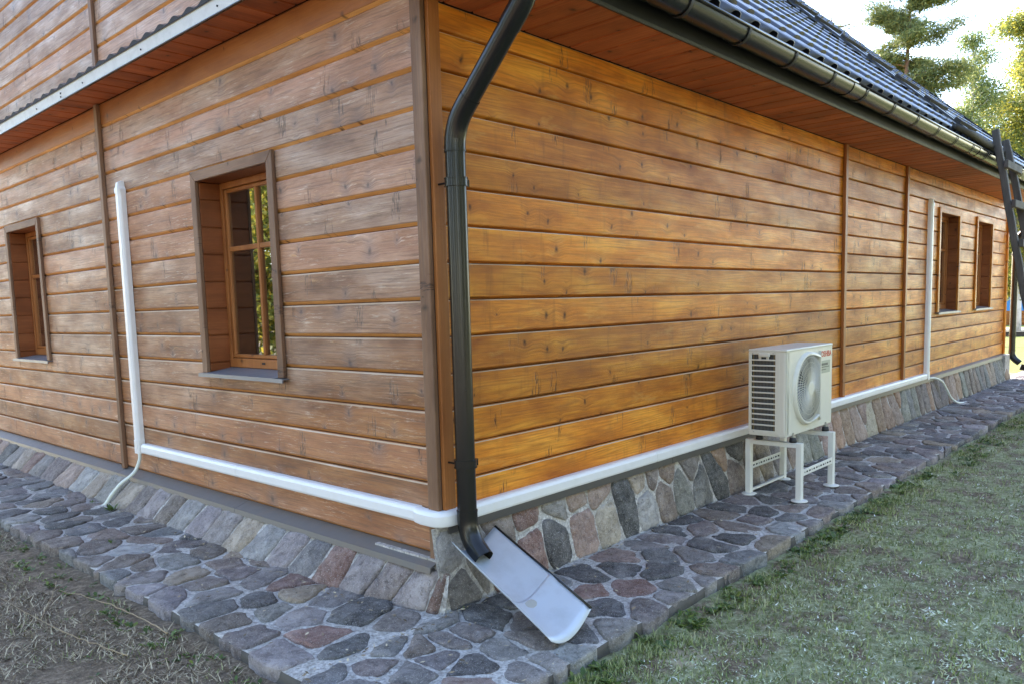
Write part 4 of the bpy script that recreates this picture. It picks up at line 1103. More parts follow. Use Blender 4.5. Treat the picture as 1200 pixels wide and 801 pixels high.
# ================================================================== AC unit
AX, AY, AZ = 2.972, -0.571, 0.066; AW, AD, AH = 0.905, 0.293, 0.645     # front-left-bottom corner, width, depth, height
ac = empty('air_conditioner', (AX+AW/2, AY+AD/2, AZ-0.055), 'ivory outdoor air conditioning unit with round fan grille and slotted side', 'air conditioner')
def rbox(name, a, c, mat, parent, w=0.006, seg=3):
    mb = MB(); mb.box(a, c); o = mb.build(name, mat, parent); bevel(o, w, seg, 40); autosmooth(o, 40); return o
x0, x1, y0, y1, z0, z1 = AX, AX+AW, AY, AY+AD, AZ, AZ+AH
# casing: front panel frame with a circular hole, sides, back, base, lid
fx, fz, fr = x0+0.395, z0+0.322, 0.272
# front panel with round opening cut flat on its right side
XC = fx+0.215
mb = MB(); n2 = 64
circ = []
for k in range(n2):
    a_ = 2*math.pi*k/n2; cx_ = fx+fr*math.cos(a_); cz_ = fz+fr*math.sin(a_)
    if cx_ > XC: cx_ = XC
    circ.append((cx_, cz_))
# the D shape: right corners square-ish
def Dpt(a_, r):
    c_, s_ = math.cos(a_), math.sin(a_)
    q = (fx+r*c_, fz+r*s_)
    lim = XC-(fr-r)*0.6
    if c_ > 0:
        # squarish right half
        k_ = max(abs(c_)*r/(lim-fx), abs(s_)) if False else 1
        ux = min(r*c_*1.6, lim-fx); uz = r*math.copysign(min(1.0, abs(s_)*1.0), s_)
        uz = r*s_ if ux < (lim-fx) else math.copysign(min(r*0.985, abs(math.tan(a_))*(lim-fx)) if abs(c_) > 1e-3 else r, s_)
        q = (fx+ux, fz+uz)
    return q
angs = [2*math.pi*k/n2 for k in range(n2)]
outer = []
for a_ in angs:
    c_, s_ = math.cos(a_), math.sin(a_)
    tx = ((x1-0.004-fx) if c_ > 0 else (fx-x0-0.004))/max(abs(c_), 1e-6); tz = ((z1-0.02-fz) if s_ > 0 else (fz-z0-0.004))/max(abs(s_), 1e-6)
    t_ = min(tx, tz); outer.append((fx+c_*t_, fz+s_*t_))
inner = [Dpt(a_, fr) for a_ in angs]
# add exact corners
ring_o = [(p[0], y0, p[1]) for p in outer]; ring_i = [(p[0], y0, p[1]) for p in inner]
ring_b = [(p[0], y0+0.03, p[1]) for p in inner]
mb.add(ring_o+ring_i+ring_b, [(k, (k+1) % n2, n2+(k+1) % n2, n2+k) for k in range(n2)]+[(n2+k, n2+(k+1) % n2, 2*n2+(k+1) % n2, 2*n2+k) for k in range(n2)])
# corner fill quads beyond the radial fan
corn = [(x0+0.004, z0+0.004), (x1-0.004, z0+0.004), (x1-0.004, z1-0.02), (x0+0.004, z1-0.02)]
for (cx_, cz_) in corn:
    ks = sorted(range(n2), key=lambda k: math.dist(outer[k], (cx_, cz_)))[:2]
    a_, b2 = ks; tri = [(outer[a_][0], y0+0.0002, outer[a_][1]), (outer[b2][0], y0+0.0002, outer[b2][1]), (cx_, y0+0.0002, cz_)]
    if math.dist(outer[a_], (cx_, cz_)) > 1e-3: mb.add(tri, [(0, 1, 2)])
o = fixn(mb.build('front_panel', M_ac, ac)); autosmooth(o, 40)
rbox('base_pan', (x0+0.004, y0+0.002, z0-0.012), (x1-0.004, y1-0.002, z0+0.004), M_ac, ac, 0.004)
rbox('lid', (x0-0.003, y0-0.004, z1-0.022), (x1+0.003, y1+0.003, z1), M_ac, ac, 0.009, 4)
mb = MB(); mb.box((x1-0.004, y0+0.001, z0+0.004), (x1, y1, z1-0.022)); mb.box((x0+0.03, y1-0.004, z0+0.004), (x1-0.004, y1, z1-0.022)); mb.build('casing', M_ac, ac)
# rounded front-left corner post
mb = MB(); pr_ = [(x0+0.05, y0+0.0)] + [(x0+0.022-0.022*math.sin(t_), y0+0.022-0.022*math.cos(t_)) for t_ in np.linspace(0, math.pi/2, 7)] + [(x0, y0+0.052), (x0+0.006, y0+0.052), (x0+0.006, y0+0.02), (x0+0.05, y0+0.006)]
# side grille frame
sy0, sy1 = y0+0.045, y1-0.008
mb.add([(px_, py_, z0+0.003) for px_, py_ in pr_]+[(px_, py_, z1-0.021) for px_, py_ in pr_],
       [tuple(range(len(pr_))), tuple(range(2*len(pr_)-1, len(pr_)-1, -1))]+[(i, (i+1) % len(pr_), (i+1) % len(pr_)+len(pr_), i+len(pr_)) for i in range(len(pr_))])
autosmooth(fixn(mb.build('corner_post', M_ac, ac)), 40)
side = rbox('side_grille', (x0-0.001, y0+0.050, z0+0.003), (x0+0.010, y0+0.085, z1-0.021), M_ac, ac, 0.003)
rbox('side_grille', (x0-0.001, y1-0.022, z0+0.003), (x0+0.010, y1, z1-0.021), M_ac, ac, 0.003)
rbox('side_grille', (x0-0.001, y0+0.085, z0+0.003), (x0+0.010, y1-0.022, z0+0.030), M_ac, ac, 0.003)
rbox('side_grille', (x0-0.001, y0+0.085, z1-0.040), (x0+0.010, y1-0.022, z1-0.021), M_ac, ac, 0.003)
NS = 14; zz0, zz1 = z0+0.030, z1-0.040
for k in range(1, NS):
    zc = zz0+(zz1-zz0)*k/NS
    rbox('slat', (x0-0.004, y0+0.085, zc-0.0055), (x0+0.012, y1-0.022, zc+0.0055), M_ac, ac, 0.003)
for yy in (y0+0.145, y0+0.205):
    zc = zz1-(zz1-zz0)/NS; rbox('slat_divider', (x0-0.003, yy-0.009, zc+0.004), (x0+0.010, yy+0.009, zz1+0.002), M_ac, ac, 0.002)
rbox('handle', (x0-0.016, y0+0.125, z1-0.058), (x0+0.006, y0+0.212, z1-0.030), M_ac, ac, 0.008, 4)
for yy, zz_ in ((y0+0.10, z1-0.031), (y1-0.035, z1-0.031), (y0+0.25, z0+0.016)):
    mb = MB(); mb.tube([(x0-0.004, yy, zz_), (x0+0.002, yy, zz_)], 0.004, 8); mb.build('screw', M_bolt, ac)
mb = MB(); mb.box((x0+0.026, y0+0.055, z0+0.006), (x0+0.030, y1-0.012, z1-0.03)); mb.build('coil_fins', M_fin, ac)
for yy in np.linspace(y0+0.10, y1-0.03, 2):
    mb = MB(); mb.tube([(x0+0.020, yy, z0+0.02), (x0+0.020, yy, z1-0.04)], 0.005, 8); mb.build('coil_pipe', plain('copper_tube', (0.22,0.17,0.09), 0.5, 0.3), ac)
mb = MB(); mb.box((x0+0.033, y0+0.10, z0+0.006), (x1-0.006, y1-0.006, z1-0.024)); mb.build('inner_cavity', M_dark, ac)
# raised bell round the fan opening
def ringmesh(name, r0_, y0_, r1_, y1_, mat, D=True):
    mb = MB(); A = [Dpt(a_, r0_) for a_ in angs]; B = [Dpt(a_, r1_) for a_ in angs]
    mb.add([(p[0], y0_, p[1]) for p in A]+[(p[0], y1_, p[1]) for p in B], [(k, (k+1) % n2, n2+(k+1) % n2, n2+k) for k in range(n2)]); return mb
mb = MB(); prs = [(fr+0.012, y0+0.001), (fr+0.008, y0-0.016), (fr-0.002, y0-0.026), (fr-0.014, y0-0.026), (fr-0.020, y0-0.018), (fr-0.020, y0+0.01)]
R_ = [[(p[0], yy, p[1]) for p in (Dpt(a_, rr_) for a_ in angs)] for rr_, yy in prs]
vs = [v for r_ in R_ for v in r_]
mb.add(vs, [(i*n2+k, i*n2+(k+1) % n2, (i+1)*n2+(k+1) % n2, (i+1)*n2+k) for i in range(len(R_)-1) for k in range(n2)])
autosmooth(fixn(mb.build('fan_rim', M_ac, ac)), 45)
# grille: fine spiral spokes and concentric rings
mb = MB()
for k in range(5):
    rr_ = 0.052+ (fr-0.075)*(k+0.8)/5
    pts_ = []
    for j in range(49):
        a_ = 2*math.pi*j/48; q = (fx+rr_*math.cos(a_), fz+rr_*math.sin(a_)); pts_.append((min(q[0], XC-0.014), y0-0.022-0.006*(1-rr_/fr), q[1]))
    mb.tube(pts_, 0.0021, 4, caps=False)
mb.build('grille_rings', M_ac, ac, smooth=True)
mb = MB()
for k in range(64):
    a0 = 2*math.pi*k/64; pts_ = []
    for j in range(7):
        t_ = j/6; rr_ = 0.045+(fr-0.062)*t_; a_ = a0+0.20*t_
        q = (fx+rr_*math.cos(a_), fz+rr_*math.sin(a_))
        if q[0] > XC-0.012: break
        pts_.append((q[0], y0-0.024-0.006*(1-t_), q[1]))
    if len(pts_) > 1: mb.tube(pts_, 0.0026, 4, caps=False)
# spokes fill the square right part
for k in range(9):
    zc = fz + 0
mb.build('grille_spokes', M_ac, ac, smooth=True)
mb = MB(); mb.tube([(fx, y0-0.034, fz), (fx, y0-0.032, fz), (fx, y0-0.026, fz), (fx, y0-0.010, fz)], [0.048, 0.053, 0.056, 0.056], 28); mb.build('grille_hub', M_ac, ac, smooth=False)
# fan blades behind
for k in range(3):
    a0 = 2*math.pi*k/3+0.5; V = []; F = []
    for i in range(9):
        for j in range(9):
            rr_ = 0.05+(fr-0.085)*i/8; a_ = a0+(j/8)*1.35 + 0.35*i/8
            V.append((fx+rr_*math.cos(a_), y0+0.055-0.035*(j/8), fz+rr_*math.sin(a_)))
    for i in range(8):
        for j in range(8): a_ = i*9+j; F.append((a_, a_+1, a_+10, a_+9))
    mk('fan_blade', V, F, plain('fan_grey', (0.30,0.31,0.32), 0.35) if k == 0 else bpy.data.materials['fan_grey'], ac, smooth=True)
mb = MB(); mb.add([(fx-fr, y0+0.075, fz-fr), (fx+fr, y0+0.075, fz-fr), (fx+fr, y0+0.075, fz+fr), (fx-fr, y0+0.075, fz+fr)], [(0,3,2,1)]); mb.build('fan_backplate', plain('shroud_grey', (0.13,0.135,0.14), 0.6), ac)
# flat right hand part of the grille is a smooth translucent-grey panel in the photo: fan guard plate
# lettering and data label
def text(s, size, loc, mat, parent, name, ext=0.0006):
    cu = bpy.data.curves.new(name, 'FONT'); cu.body = s; cu.size = size; cu.align_x = 'LEFT'; cu.extrude = ext; cu.offset = 0.0012
    tmp = bpy.data.objects.new('tmp', cu); C.objects.link(tmp)
    dg = bpy.context.evaluated_depsgraph_get(); me = bpy.data.meshes.new_from_object(tmp.evaluated_get(dg)); bpy.data.objects.remove(tmp)
    me.materials.clear(); me.materials.append(mat)
    o = bpy.data.objects.new(name, me); o.rotation_euler = (R(90), 0, 0); o.location = Vector(loc)-wloc(parent); return link(o, parent)
t_ = text('TOSHIBA', 0.064, (XC+0.026, y0-0.001, z1-0.098), M_red, ac, 'brand_lettering')
t_.scale = (0.94, 1.0, 1.0)
lb = MB(); lb.box((XC+0.020, y0-0.002, z1-0.230), (XC+0.245, y0+0.001, z1-0.130)); lab = lb.build('data_label', M_label, ac)
for k, (w_, h_) in enumerate(((0.16, 0.018), (0.19, 0.006), (0.12, 0.006))):
    lb = MB(); zc = z1-0.160-k*0.021; lb.box((XC+0.035, y0-0.0032, zc-h_/2), (XC+0.035+w_, y0-0.0022, zc+h_/2)); lb.build('label_line', M_labeldark, lab)
# rubber feet
for (xx, yy) in ((x0+0.13, y0-0.002), (x0+0.13, y1-0.03), (x1-0.13, y0-0.002), (x1-0.13, y1-0.03)):
    mb = MB(); mb.tube([(xx, yy, z0-0.064), (xx, yy, z0-0.058), (xx, yy, z0-0.030), (xx, yy, z0-0.026)], [0.027, 0.029, 0.024, 0.018], 16); o = mb.build('rubber_foot', M_rubber, ac); autosmooth(o, 50)
    mb = MB(); mb.tube([(xx, yy, z0-0.026), (xx, yy, z0-0.014)], 0.020, 6); mb.tube([(xx, yy, z0-0.014), (xx, yy, z0+0.010)], 0.008, 8); mb.build('bolt', M_bolt, ac)
# side pipe cover at far side left out: not visible
# ------------------------------------------------------------------ stand
st = empty('metal_stand', (AX+AW/2, AY+AD/2, ZT), 'white metal stand with slotted cross rails and round feet', 'stand')
sx = (x0+0.105, x0+0.155), (x1-0.155, x1-0.105)
FYs, BYs = y0-0.075, y1+0.075
ZS = z0-0.066
for (a, c) in sx:
    for (p_, q_) in ((FYs, FYs+0.042), (BYs-0.042, BYs)):
        mb = MB()                               # L / channel section leg
        mb.box((a, p_, ZT+0.018), (c, q_, ZS-0.0005)); o = mb.build('leg', M_white, st); bevel(o, 0.003)
        mb = MB(); cx_, cy_ = (a+c)/2, (p_+q_)/2
        if p_ == FYs or True:
            mb.tube([(cx_, cy_, ZT+0.006), (cx_, cy_, ZT+0.012), (cx_, cy_, ZT+0.020)], [0.062, 0.060, 0.030], 24); autosmooth(mb.build('foot_pad', M_white, st), 40)
            mb = MB(); mb.tube([(cx_, cy_, ZT+0.002), (cx_, cy_, ZT+0.006)], 0.064, 24); mb.build('pad_rubber', M_rubber, st)
    mb = MB(); mb.box((a, FYs+0.0425, ZS-0.036), (c, BYs-0.0425, ZS-0.0008)); bevel(mb.build('top_rail', M_white, st), 0.003)
for yy in (FYs+0.004, BYs-0.012):
    mb = MB(); mb.box((sx[0][1]+0.0005, yy, ZS-0.255), (sx[1][0]-0.0005, yy+0.008, ZS-0.205)); rail = bevel(mb.build('slotted_rail', M_white, st), 0.002)
    xx = sx[0][1]+0.03; k = 0
    while xx < sx[1][0]-0.05:
        w_ = 0.030 if k % 3 else 0.012
        mb = MB(); mb.box((xx, yy-0.0008, ZS-0.236), (xx+w_, yy+0.0086, ZS-0.224)); mb.build('slot', M_dark, rail); xx += w_+0.022; k += 1
mb = MB(); mb.box((sx[0][1], BYs-0.04, ZT+0.03), (sx[1][0], BYs-0.02, ZT+0.045)); mb.build('low_rail', M_white, st)

# ================================================================== ladders
def pole(mb, a, c, w, d, mi=0, seg=8, jit=0.004):
    a, c = Vector(a), Vector(c); t_ = (c-a).normalized(); s_ = Vector((1,0,0)); s_ = (s_-t_*s_.dot(t_)).normalized(); n_ = t_.cross(s_)
    vs = []
    for i in range(seg+1):
        p = a.lerp(c, i/seg); j1, j2 = mnoise.noise(p*2.2)*jit*2, mnoise.noise(p*2.2+Vector((9,9,9)))*jit*2
        for (u, v) in ((-1,-1), (1,-1), (1,1), (-1,1)): vs.append(p + s_*(u*w/2+j1) + n_*(v*d/2+j2))
    fs = [(3,2,1,0), tuple(seg*4+k for k in range(4))]
    for i in range(seg):
        for k in range(4): fs.append((i*4+k, i*4+(k+1) % 4, (i+1)*4+(k+1) % 4, (i+1)*4+k))
    mb.add(vs, fs, mi)
lad = empty('wooden_ladder', (9.0, -1.50, -0.55), 'old grey wooden ladder leaning against the eave by the far windows', 'ladder')
def lp(x, z):   # the ladder's slope
    return (x, -0.735 - 0.192*(2.98-z), z)
mb = MB(); pole(mb, lp(8.62, 3.02), lp(8.62, -0.55), 0.085, 0.075, seg=20, jit=0.012); bevel(fixn(mb.build('rail', M_oldwood, lad)), 0.008)
mb = MB(); pole(mb, lp(9.28, 2.99), lp(9.28, -0.55), 0.085, 0.075, seg=20, jit=0.012); bevel(fixn(mb.build('rail', M_oldwood, lad)), 0.008)
zz_ = 2.60
while zz_ > -0.3:
    c_ = lp(8.95, zz_); mb = MB(); mb.box((8.56, c_[1]-0.085, zz_-0.045), (9.42, c_[1]-0.040, zz_+0.045)); bevel(mb.build('rung', M_oldwood, lad), 0.006); zz_ -= 0.475
rl = empty('roof_ladder', (8.7, -0.5, 3.0), 'dark plank roof ladder with cleats lying on the metal tiles', 'ladder')
def rp(x, s_, h): # along the slope from the eave
    return (x, -0.66+s_/sl - math.sin(th)*h, 2.770+PITCH*(s_/sl) + math.cos(th)*h)
M_dkwood = plain('dark_tarred_wood', (0.03,0.027,0.023), 0.75, 0.0, 0.4, 40, 0.5, (0.08,0.07,0.05), 8)
for xx in (8.42, 8.95):
    mb = MB(); vs = []
    for s_ in (-0.02, 5.4):
        for (dx, h) in ((-0.10, 0.060), (0.10, 0.060), (0.10, 0.084), (-0.10, 0.084)): vs.append(rp(xx+dx, s_, h))
    mb.add(vs, [(0,1,2,3), (7,6,5,4), (0,4,5,1), (1,5,6,2), (2,6,7,3), (3,7,4,0)]); fixn(mb.build('plank', M_tile, rl))
s_ = 0.45
while s_ < 5.3:
    mb = MB(); vs = []
    for ds in (-0.045, 0.045):
        for (xx, h) in ((8.30, 0.085), (9.08, 0.085), (9.08, 0.118), (8.30, 0.118)): vs.append(rp(xx, s_+ds, h))
    mb.add(vs, [(0,1,2,3), (7,6,5,4), (0,4,5,1), (1,5,6,2), (2,6,7,3), (3,7,4,0)]); fixn(mb.build('cleat', M_dkwood, rl)); s_ += 0.47
mb = MB(); mb.tube([(6.9, -0.70, 2.83), (7.6, -0.71, 2.84), (8.3, -0.70, 2.83), (9.4, -0.69, 2.835)], [0.030, 0.040, 0.044, 0.04], 10)
o = mb.build('eave_pole', M_dkwood, smooth=True, origin=(8.2, -0.7, 2.9)); tag(o, 'dark round pole lying along the eave behind the ladder tops', 'pole')

# ================================================================== ground
SANDX, SANDY = [float(v) for v in on_plane(800, 772, 2, -0.53)[:2]]
def ground_mat():
    t = NT('ground'); p = t.pos(); P = t.sep(p)
    n0 = t.noise(p, 0.9, 4, 0.6); n1 = t.noise(p, 4.0, 5, 0.65); n2_ = t.noise(p, 24.0, 6, 0.78); n3 = t.noise(p, 130.0, 3, 0.7)
    soil = t.ramp(n2_, [(0.3, (0.075,0.053,0.035)), (0.50, (0.21,0.15,0.098)), (0.66, (0.42,0.32,0.22))])
    grass = t.ramp(n2_, [(0.3, (0.11,0.115,0.045)), (0.50, (0.31,0.325,0.155)), (0.66, (0.55,0.56,0.35))])
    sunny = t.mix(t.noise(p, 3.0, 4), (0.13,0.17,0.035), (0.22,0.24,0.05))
    gm = t.ramp(n1, [(0.40, 0.0), (0.55, 1.0)])
    lawn = t.mix(gm, soil, grass)
    leftm = t.math('LESS_THAN', t.math('ADD', P[0], t.math('MULTIPLY', n1, 0.3)), -0.80)
    c = t.mix(t.math('MULTIPLY', leftm, t.ramp(n1, [(0.60, 1.0), (0.78, 0.75)])), lawn, soil)
    sp = t.math('SQRT', t.math('ADD', t.math('POWER', t.math('SUBTRACT', P[0], SANDX), 2.0), t.math('POWER', t.math('SUBTRACT', P[1], SANDY), 2.0)))
    sm = t.ramp(t.math('ADD', sp, t.math('MULTIPLY', t.math('SUBTRACT', t.noise(p, 14.0, 5, 0.7), 0.5), 0.30)), [(0.07, 1.0), (0.13, 0.0)])
    c = t.mix(sm, c, (0.52,0.43,0.29))
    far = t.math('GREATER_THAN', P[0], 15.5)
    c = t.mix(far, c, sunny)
    t.col(c); t.rough(0.95)
    t.normal(t.bump(t.math('ADD', t.math('MULTIPLY', n1, 1.5), t.math('ADD', n2_, t.math('MULTIPLY', n3, 0.4))), 1.0, 0.03)); return t.m
M_ground = ground_mat()
ZG = -0.518
def gz(x, y):
    w_ = 1.0 if abs(x) < 30 and abs(y) < 30 else 0.0
    return ZG + w_*(0.030*mnoise.noise(Vector((x*0.8, y*0.8, 0))) + 0.014*mnoise.noise(Vector((x*3, y*3, 4))) + 0.006*mnoise.noise(Vector((x*9, y*9, 8))))
ax_ = sorted(set(np.round(np.concatenate([np.arange(-5, 14, 0.12), np.arange(-30, -5, 1.0), np.arange(14, 50, 1.0), [-600, -300, -120, -60, 90, 150, 300, 600]]), 3)))
ay_ = sorted(set(np.round(np.concatenate([np.arange(-4.5, 6, 0.12), np.arange(-30, -4.5, 1.0), np.arange(6, 40, 1.0), [-600, -300, -120, -60, 60, 120, 300, 600]]), 3)))
V = [(x_, y_, gz(x_, y_)) for x_ in ax_ for y_ in ay_]; nyy = len(ay_)
F = [(i*nyy+j, (i+1)*nyy+j, (i+1)*nyy+j+1, i*nyy+j+1) for i in range(len(ax_)-1) for j in range(nyy-1)]
g = mk('ground', V, F, M_ground, smooth=True, origin=(0, 0, ZG)); tag(g, 'worn lawn and bare soil round the house', kind='structure')

def island_mat(name, stops, rough=0.7, trans=0.0):
    t = NT(name); gm = t.n.new('ShaderNodeNewGeometry')
    t.col(t.ramp(gm.outputs['Random Per Island'], stops)); t.rough(rough)
    if trans:
        d = t.n.new('ShaderNodeBsdfTranslucent'); t.l.new(t.ramp(gm.outputs['Random Per Island'], stops), d.inputs[0])
        mx = t.n.new('ShaderNodeMixShader'); mx.inputs[0].default_value = trans
        t.l.new(t.b.outputs[0], mx.inputs[1]); t.l.new(d.outputs[0], mx.inputs[2]); t.l.new(mx.outputs[0], t.out.inputs[0])
    return t.m
def tri_object(name, V, nper, mat, kind='stuff', label=None, faces=None, parent=None):
    me = bpy.data.meshes.new(name); V = np.asarray(V, dtype=np.float32).reshape(-1, 3); nv = len(V)
    nf = nv//nper; me.vertices.add(nv); me.vertices.foreach_set('co', V.ravel())
    me.loops.add(nv); me.loops.foreach_set('vertex_index', np.arange(nv, dtype=np.int32))
    me.polygons.add(nf); me.polygons.foreach_set('loop_start', np.arange(0, nv, nper, dtype=np.int32))
    me.materials.append(mat); me.update(); me.validate()
    o = bpy.data.objects.new(name, me); link(o, parent)
    if kind: o['kind'] = kind
    if label: o['label'] = label
    return o
def fast_gz(x, y):
    return np.array([gz(a, c) for a, c in zip(x, y)])
def outside(x, y, m_=0.05):
    return ~((x > EX-m_) & (y > EY-m_))
def blades(n_, xr, yr, hmin, hmax, wid, flat, dens=None):
    x = rng.uniform(*xr, n_); y = rng.uniform(*yr, n_); k = outside(x, y, 0.03)
    if dens is not None: k &= dens(x, y)
    x, y = x[k], y[k]; n2 = len(x); z = fast_gz(x, y)-0.004
    a = rng.uniform(0, 2*np.pi, n2); h = rng.uniform(hmin, hmax, n2); lean = rng.uniform(flat[0], flat[1], n2)
    dx, dy = np.cos(a), np.sin(a); w_ = wid*rng.uniform(0.6, 1.3, n2)
    b0 = np.stack([x-dy*w_, y+dx*w_, z], 1); b1 = np.stack([x+dy*w_, y-dx*w_, z], 1)
    tp = np.stack([x+dx*h*np.sin(lean), y+dy*h*np.sin(lean), z+h*np.cos(lean)], 1)
    return np.stack([b0, b1, tp], 1)
def nz2(x, y, s, off=0): return np.array([mnoise.noise(Vector((a*s+off, c*s, off))) for a, c in zip(x, y)])
M_grass = island_mat('grass_blades', [(0.0, (0.085,0.12,0.028)), (0.4, (0.22,0.27,0.08)), (0.75, (0.38,0.43,0.18)), (1.0, (0.56,0.54,0.32))], 0.6, 0.25)
M_dry = island_mat('dry_clippings', [(0.0, (0.30,0.33,0.16)), (0.5, (0.60,0.64,0.38)), (0.85, (0.80,0.82,0.62)), (1.0, (0.9,0.92,0.86))], 0.7)
M_brown = island_mat('dead_grass', [(0.0, (0.08,0.055,0.03)), (0.5, (0.24,0.18,0.11)), (1.0, (0.66,0.56,0.38))], 0.8)
M_weed = island_mat('weed_leaves', [(0.0, (0.045,0.085,0.02)), (0.6, (0.10,0.17,0.035)), (1.0, (0.22,0.28,0.05))], 0.5, 0.3)
# right lawn, thinned by distance
def dR(x, y):
    d = np.hypot(x-CP[0], y-CP[1]); keep = rng.uniform(0, 1, len(x)) < np.clip(3.2/np.maximum(d, 0.5), 0, 1)
    return keep
T1 = blades(170000, (-1.6, 13.5), (-4.4, -0.97), 0.016, 0.050, 0.0040, (0.3, 1.4), dR)
tri_object('lawn_grass', T1, 3, M_grass, label='short mown grass on the lawn')
T2 = blades(330000, (-1.6, 13.5), (-4.4, -1.0), 0.012, 0.038, 0.0052, (1.15, 1.60), lambda x, y: dR(x, y) & (nz2(x, y, 1.6, 3) + 0.6*nz2(x, y, 6, 5) + 0.35*np.clip((-1.15-y)*3, -1, 1) + rng.normal(0, .22, len(x)) > 0.05))
tri_object('grass_clippings', T2, 3, M_dry, label='pale frosted grass clippings lying on the lawn')
# ragged grass along the pavement edge
T3 = blades(110000, (-1.0, 13.5), (-1.40, -0.96), 0.015, 0.060, 0.0036, (0.2, 1.5), lambda x, y: (rng.uniform(0, 1, len(x)) < np.clip((y+1.40)/0.42, 0, 1)**1.6*np.clip(4/np.maximum(1, np.hypot(x-CP[0], y-CP[1])), 0, 1)) & (nz2(x, y, 3.2, 15)+0.7*nz2(x, y, 9, 2) > -0.05))
tri_object('edge_grass', T3, 3, M_grass, label='longer grass along the edge of the stone pavement')
# left soil: dead stems, sparse green
T4 = blades(70000, (-2.6, -1.03), (-1.6, 5.5), 0.02, 0.075, 0.0036, (0.9, 1.6), lambda x, y: nz2(x, y, 2.2, 7) > -0.25)
tri_object('dead_grass', T4, 3, M_brown, label='dead grass and straw on the bare soil')
T5 = blades(14000, (-2.6, -1.05), (-1.4, 6.5), 0.012, 0.045, 0.0032, (0.5, 1.4), lambda x, y: nz2(x, y, 3.0, 1) > 0.12)
tri_object('sparse_grass', T5, 3, M_grass, label='sparse green shoots on the bare soil')
T5b = blades(16000, (-2.6, -1.05), (-1.4, 6.5), 0.012, 0.030, 0.0035, (1.2, 1.6), lambda x, y: nz2(x, y, 2.0, 11) > 0.0)
tri_object('grass_clippings', T5b, 3, M_dry, label='pale clippings on the bare soil')
# broad weed leaves
def leaves(spots, name, label):
    Q = []
    for (x_, y_, r_, n_) in spots:
        for _ in range(n_):
            a_ = random.uniform(0, 6.283); L_ = r_*random.uniform(0.5, 1.1); w_ = L_*random.uniform(0.14, 0.24); el = random.uniform(0.15, 0.9)
            bx_, by_ = x_+random.uniform(-.5, .5)*r_, y_+random.uniform(-.5, .5)*r_; bz_ = gz(bx_, by_)
            d = Vector((math.cos(a_), math.sin(a_), 0)); s_ = Vector((-d.y, d.x, 0)); b0 = Vector((bx_, by_, bz_))
            m1 = b0 + d*L_*0.5*math.cos(el) + Vector((0, 0, L_*0.5*math.sin(el))); tip = b0 + d*L_*0.95*math.cos(el) + Vector((0, 0, L_*0.62*math.sin(el)))
            Q += [b0, m1+s_*w_, tip, m1-s_*w_]
    return tri_object(name, [tuple(v) for v in Q], 4, M_weed, label=label)
spR = [(random.uniform(-0.9, 5.0)**1.0, EY-random.uniform(0.02, 0.16), random.uniform(0.03, 0.07), random.randint(6, 13)) for _ in range(190)]
spR += [(random.uniform(5, 12), EY-random.uniform(0.02, 0.3), 0.06, 10) for _ in range(90)]
spR += [(random.uniform(-0.5, 5), random.uniform(-3.2, -1.2), 0.03, 5) for _ in range(60)]
leaves(spR, 'weed_leaves', 'small broad weed leaves along the lawn side of the pavement')
spL = [(EX-random.uniform(0.02, 0.22), random.uniform(-0.6, 5.5), random.uniform(0.03, 0.065), random.randint(4, 9)) for _ in range(120)]
spL += [(random.uniform(-2.4, -1.2), random.uniform(-0.5, 5), 0.03, 4) for _ in range(60)]
leaves(spL, 'weed_leaves', 'small bright weed leaves on the soil left of the pavement')
def joint_weeds():
    Q = []
    for (x_, y_, z_, r_, n_) in ((-0.33, 3.55, ZT, 0.055, 26), (-0.33, 3.95, ZT, 0.03, 8), (-0.02, -0.16, ZT, 0.02, 8), (0.30, -0.20, ZT, 0.03, 10), (-0.7, 2.6, ZT, 0.03, 10)):
        for _ in range(n_):
            a_ = random.uniform(0, 6.283); L_ = r_*random.uniform(.5, 1.3); el = random.uniform(0.4, 1.4); d = Vector((math.cos(a_), math.sin(a_), 0)); s_ = Vector((-d.y, d.x, 0))
            b0 = Vector((x_, y_, z_))+d*random.uniform(0, .5)*r_; m1 = b0+d*L_*.5*math.cos(el)+Vector((0, 0, L_*.6*math.sin(el))); tp = b0+d*L_*math.cos(el)+Vector((0, 0, L_*math.sin(el)))
            Q += [b0, m1+s_*L_*.2, tp, m1-s_*L_*.2]
    tri_object('joint_weeds', [tuple(v) for v in Q], 4, M_weed, label='little green weeds sprouting from the pavement joints')
joint_weeds()
def litter():
    Q = []
    for _ in range(900):
        if random.random() < 0.6: x_, y_ = random.uniform(-1.0, 7), random.uniform(-0.93, -0.14)
        else: x_, y_ = random.uniform(-1.0, -0.3), random.uniform(-0.9, 5)
        if random.random() < 0.5:
            if y_ < -0.14: y_ = -0.15-abs(random.gauss(0, 0.03))
            else: x_ = -0.30-abs(random.gauss(0, 0.03))
        a_ = random.uniform(0, 6.283); L_ = random.uniform(0.006, 0.018); d = Vector((math.cos(a_), math.sin(a_), random.uniform(-.2, .3))); s_ = Vector((-d.y, d.x, random.uniform(-.3, .3)))
        b0 = Vector((x_, y_, ZT+0.014)); Q += [b0-d*L_, b0+s_*L_*.4, b0+d*L_, b0-s_*L_*.4]
    tri_object('leaf_litter', [tuple(v) for v in Q], 4, M_brown, label='scraps of dry leaf and straw caught on the pavement')
litter()
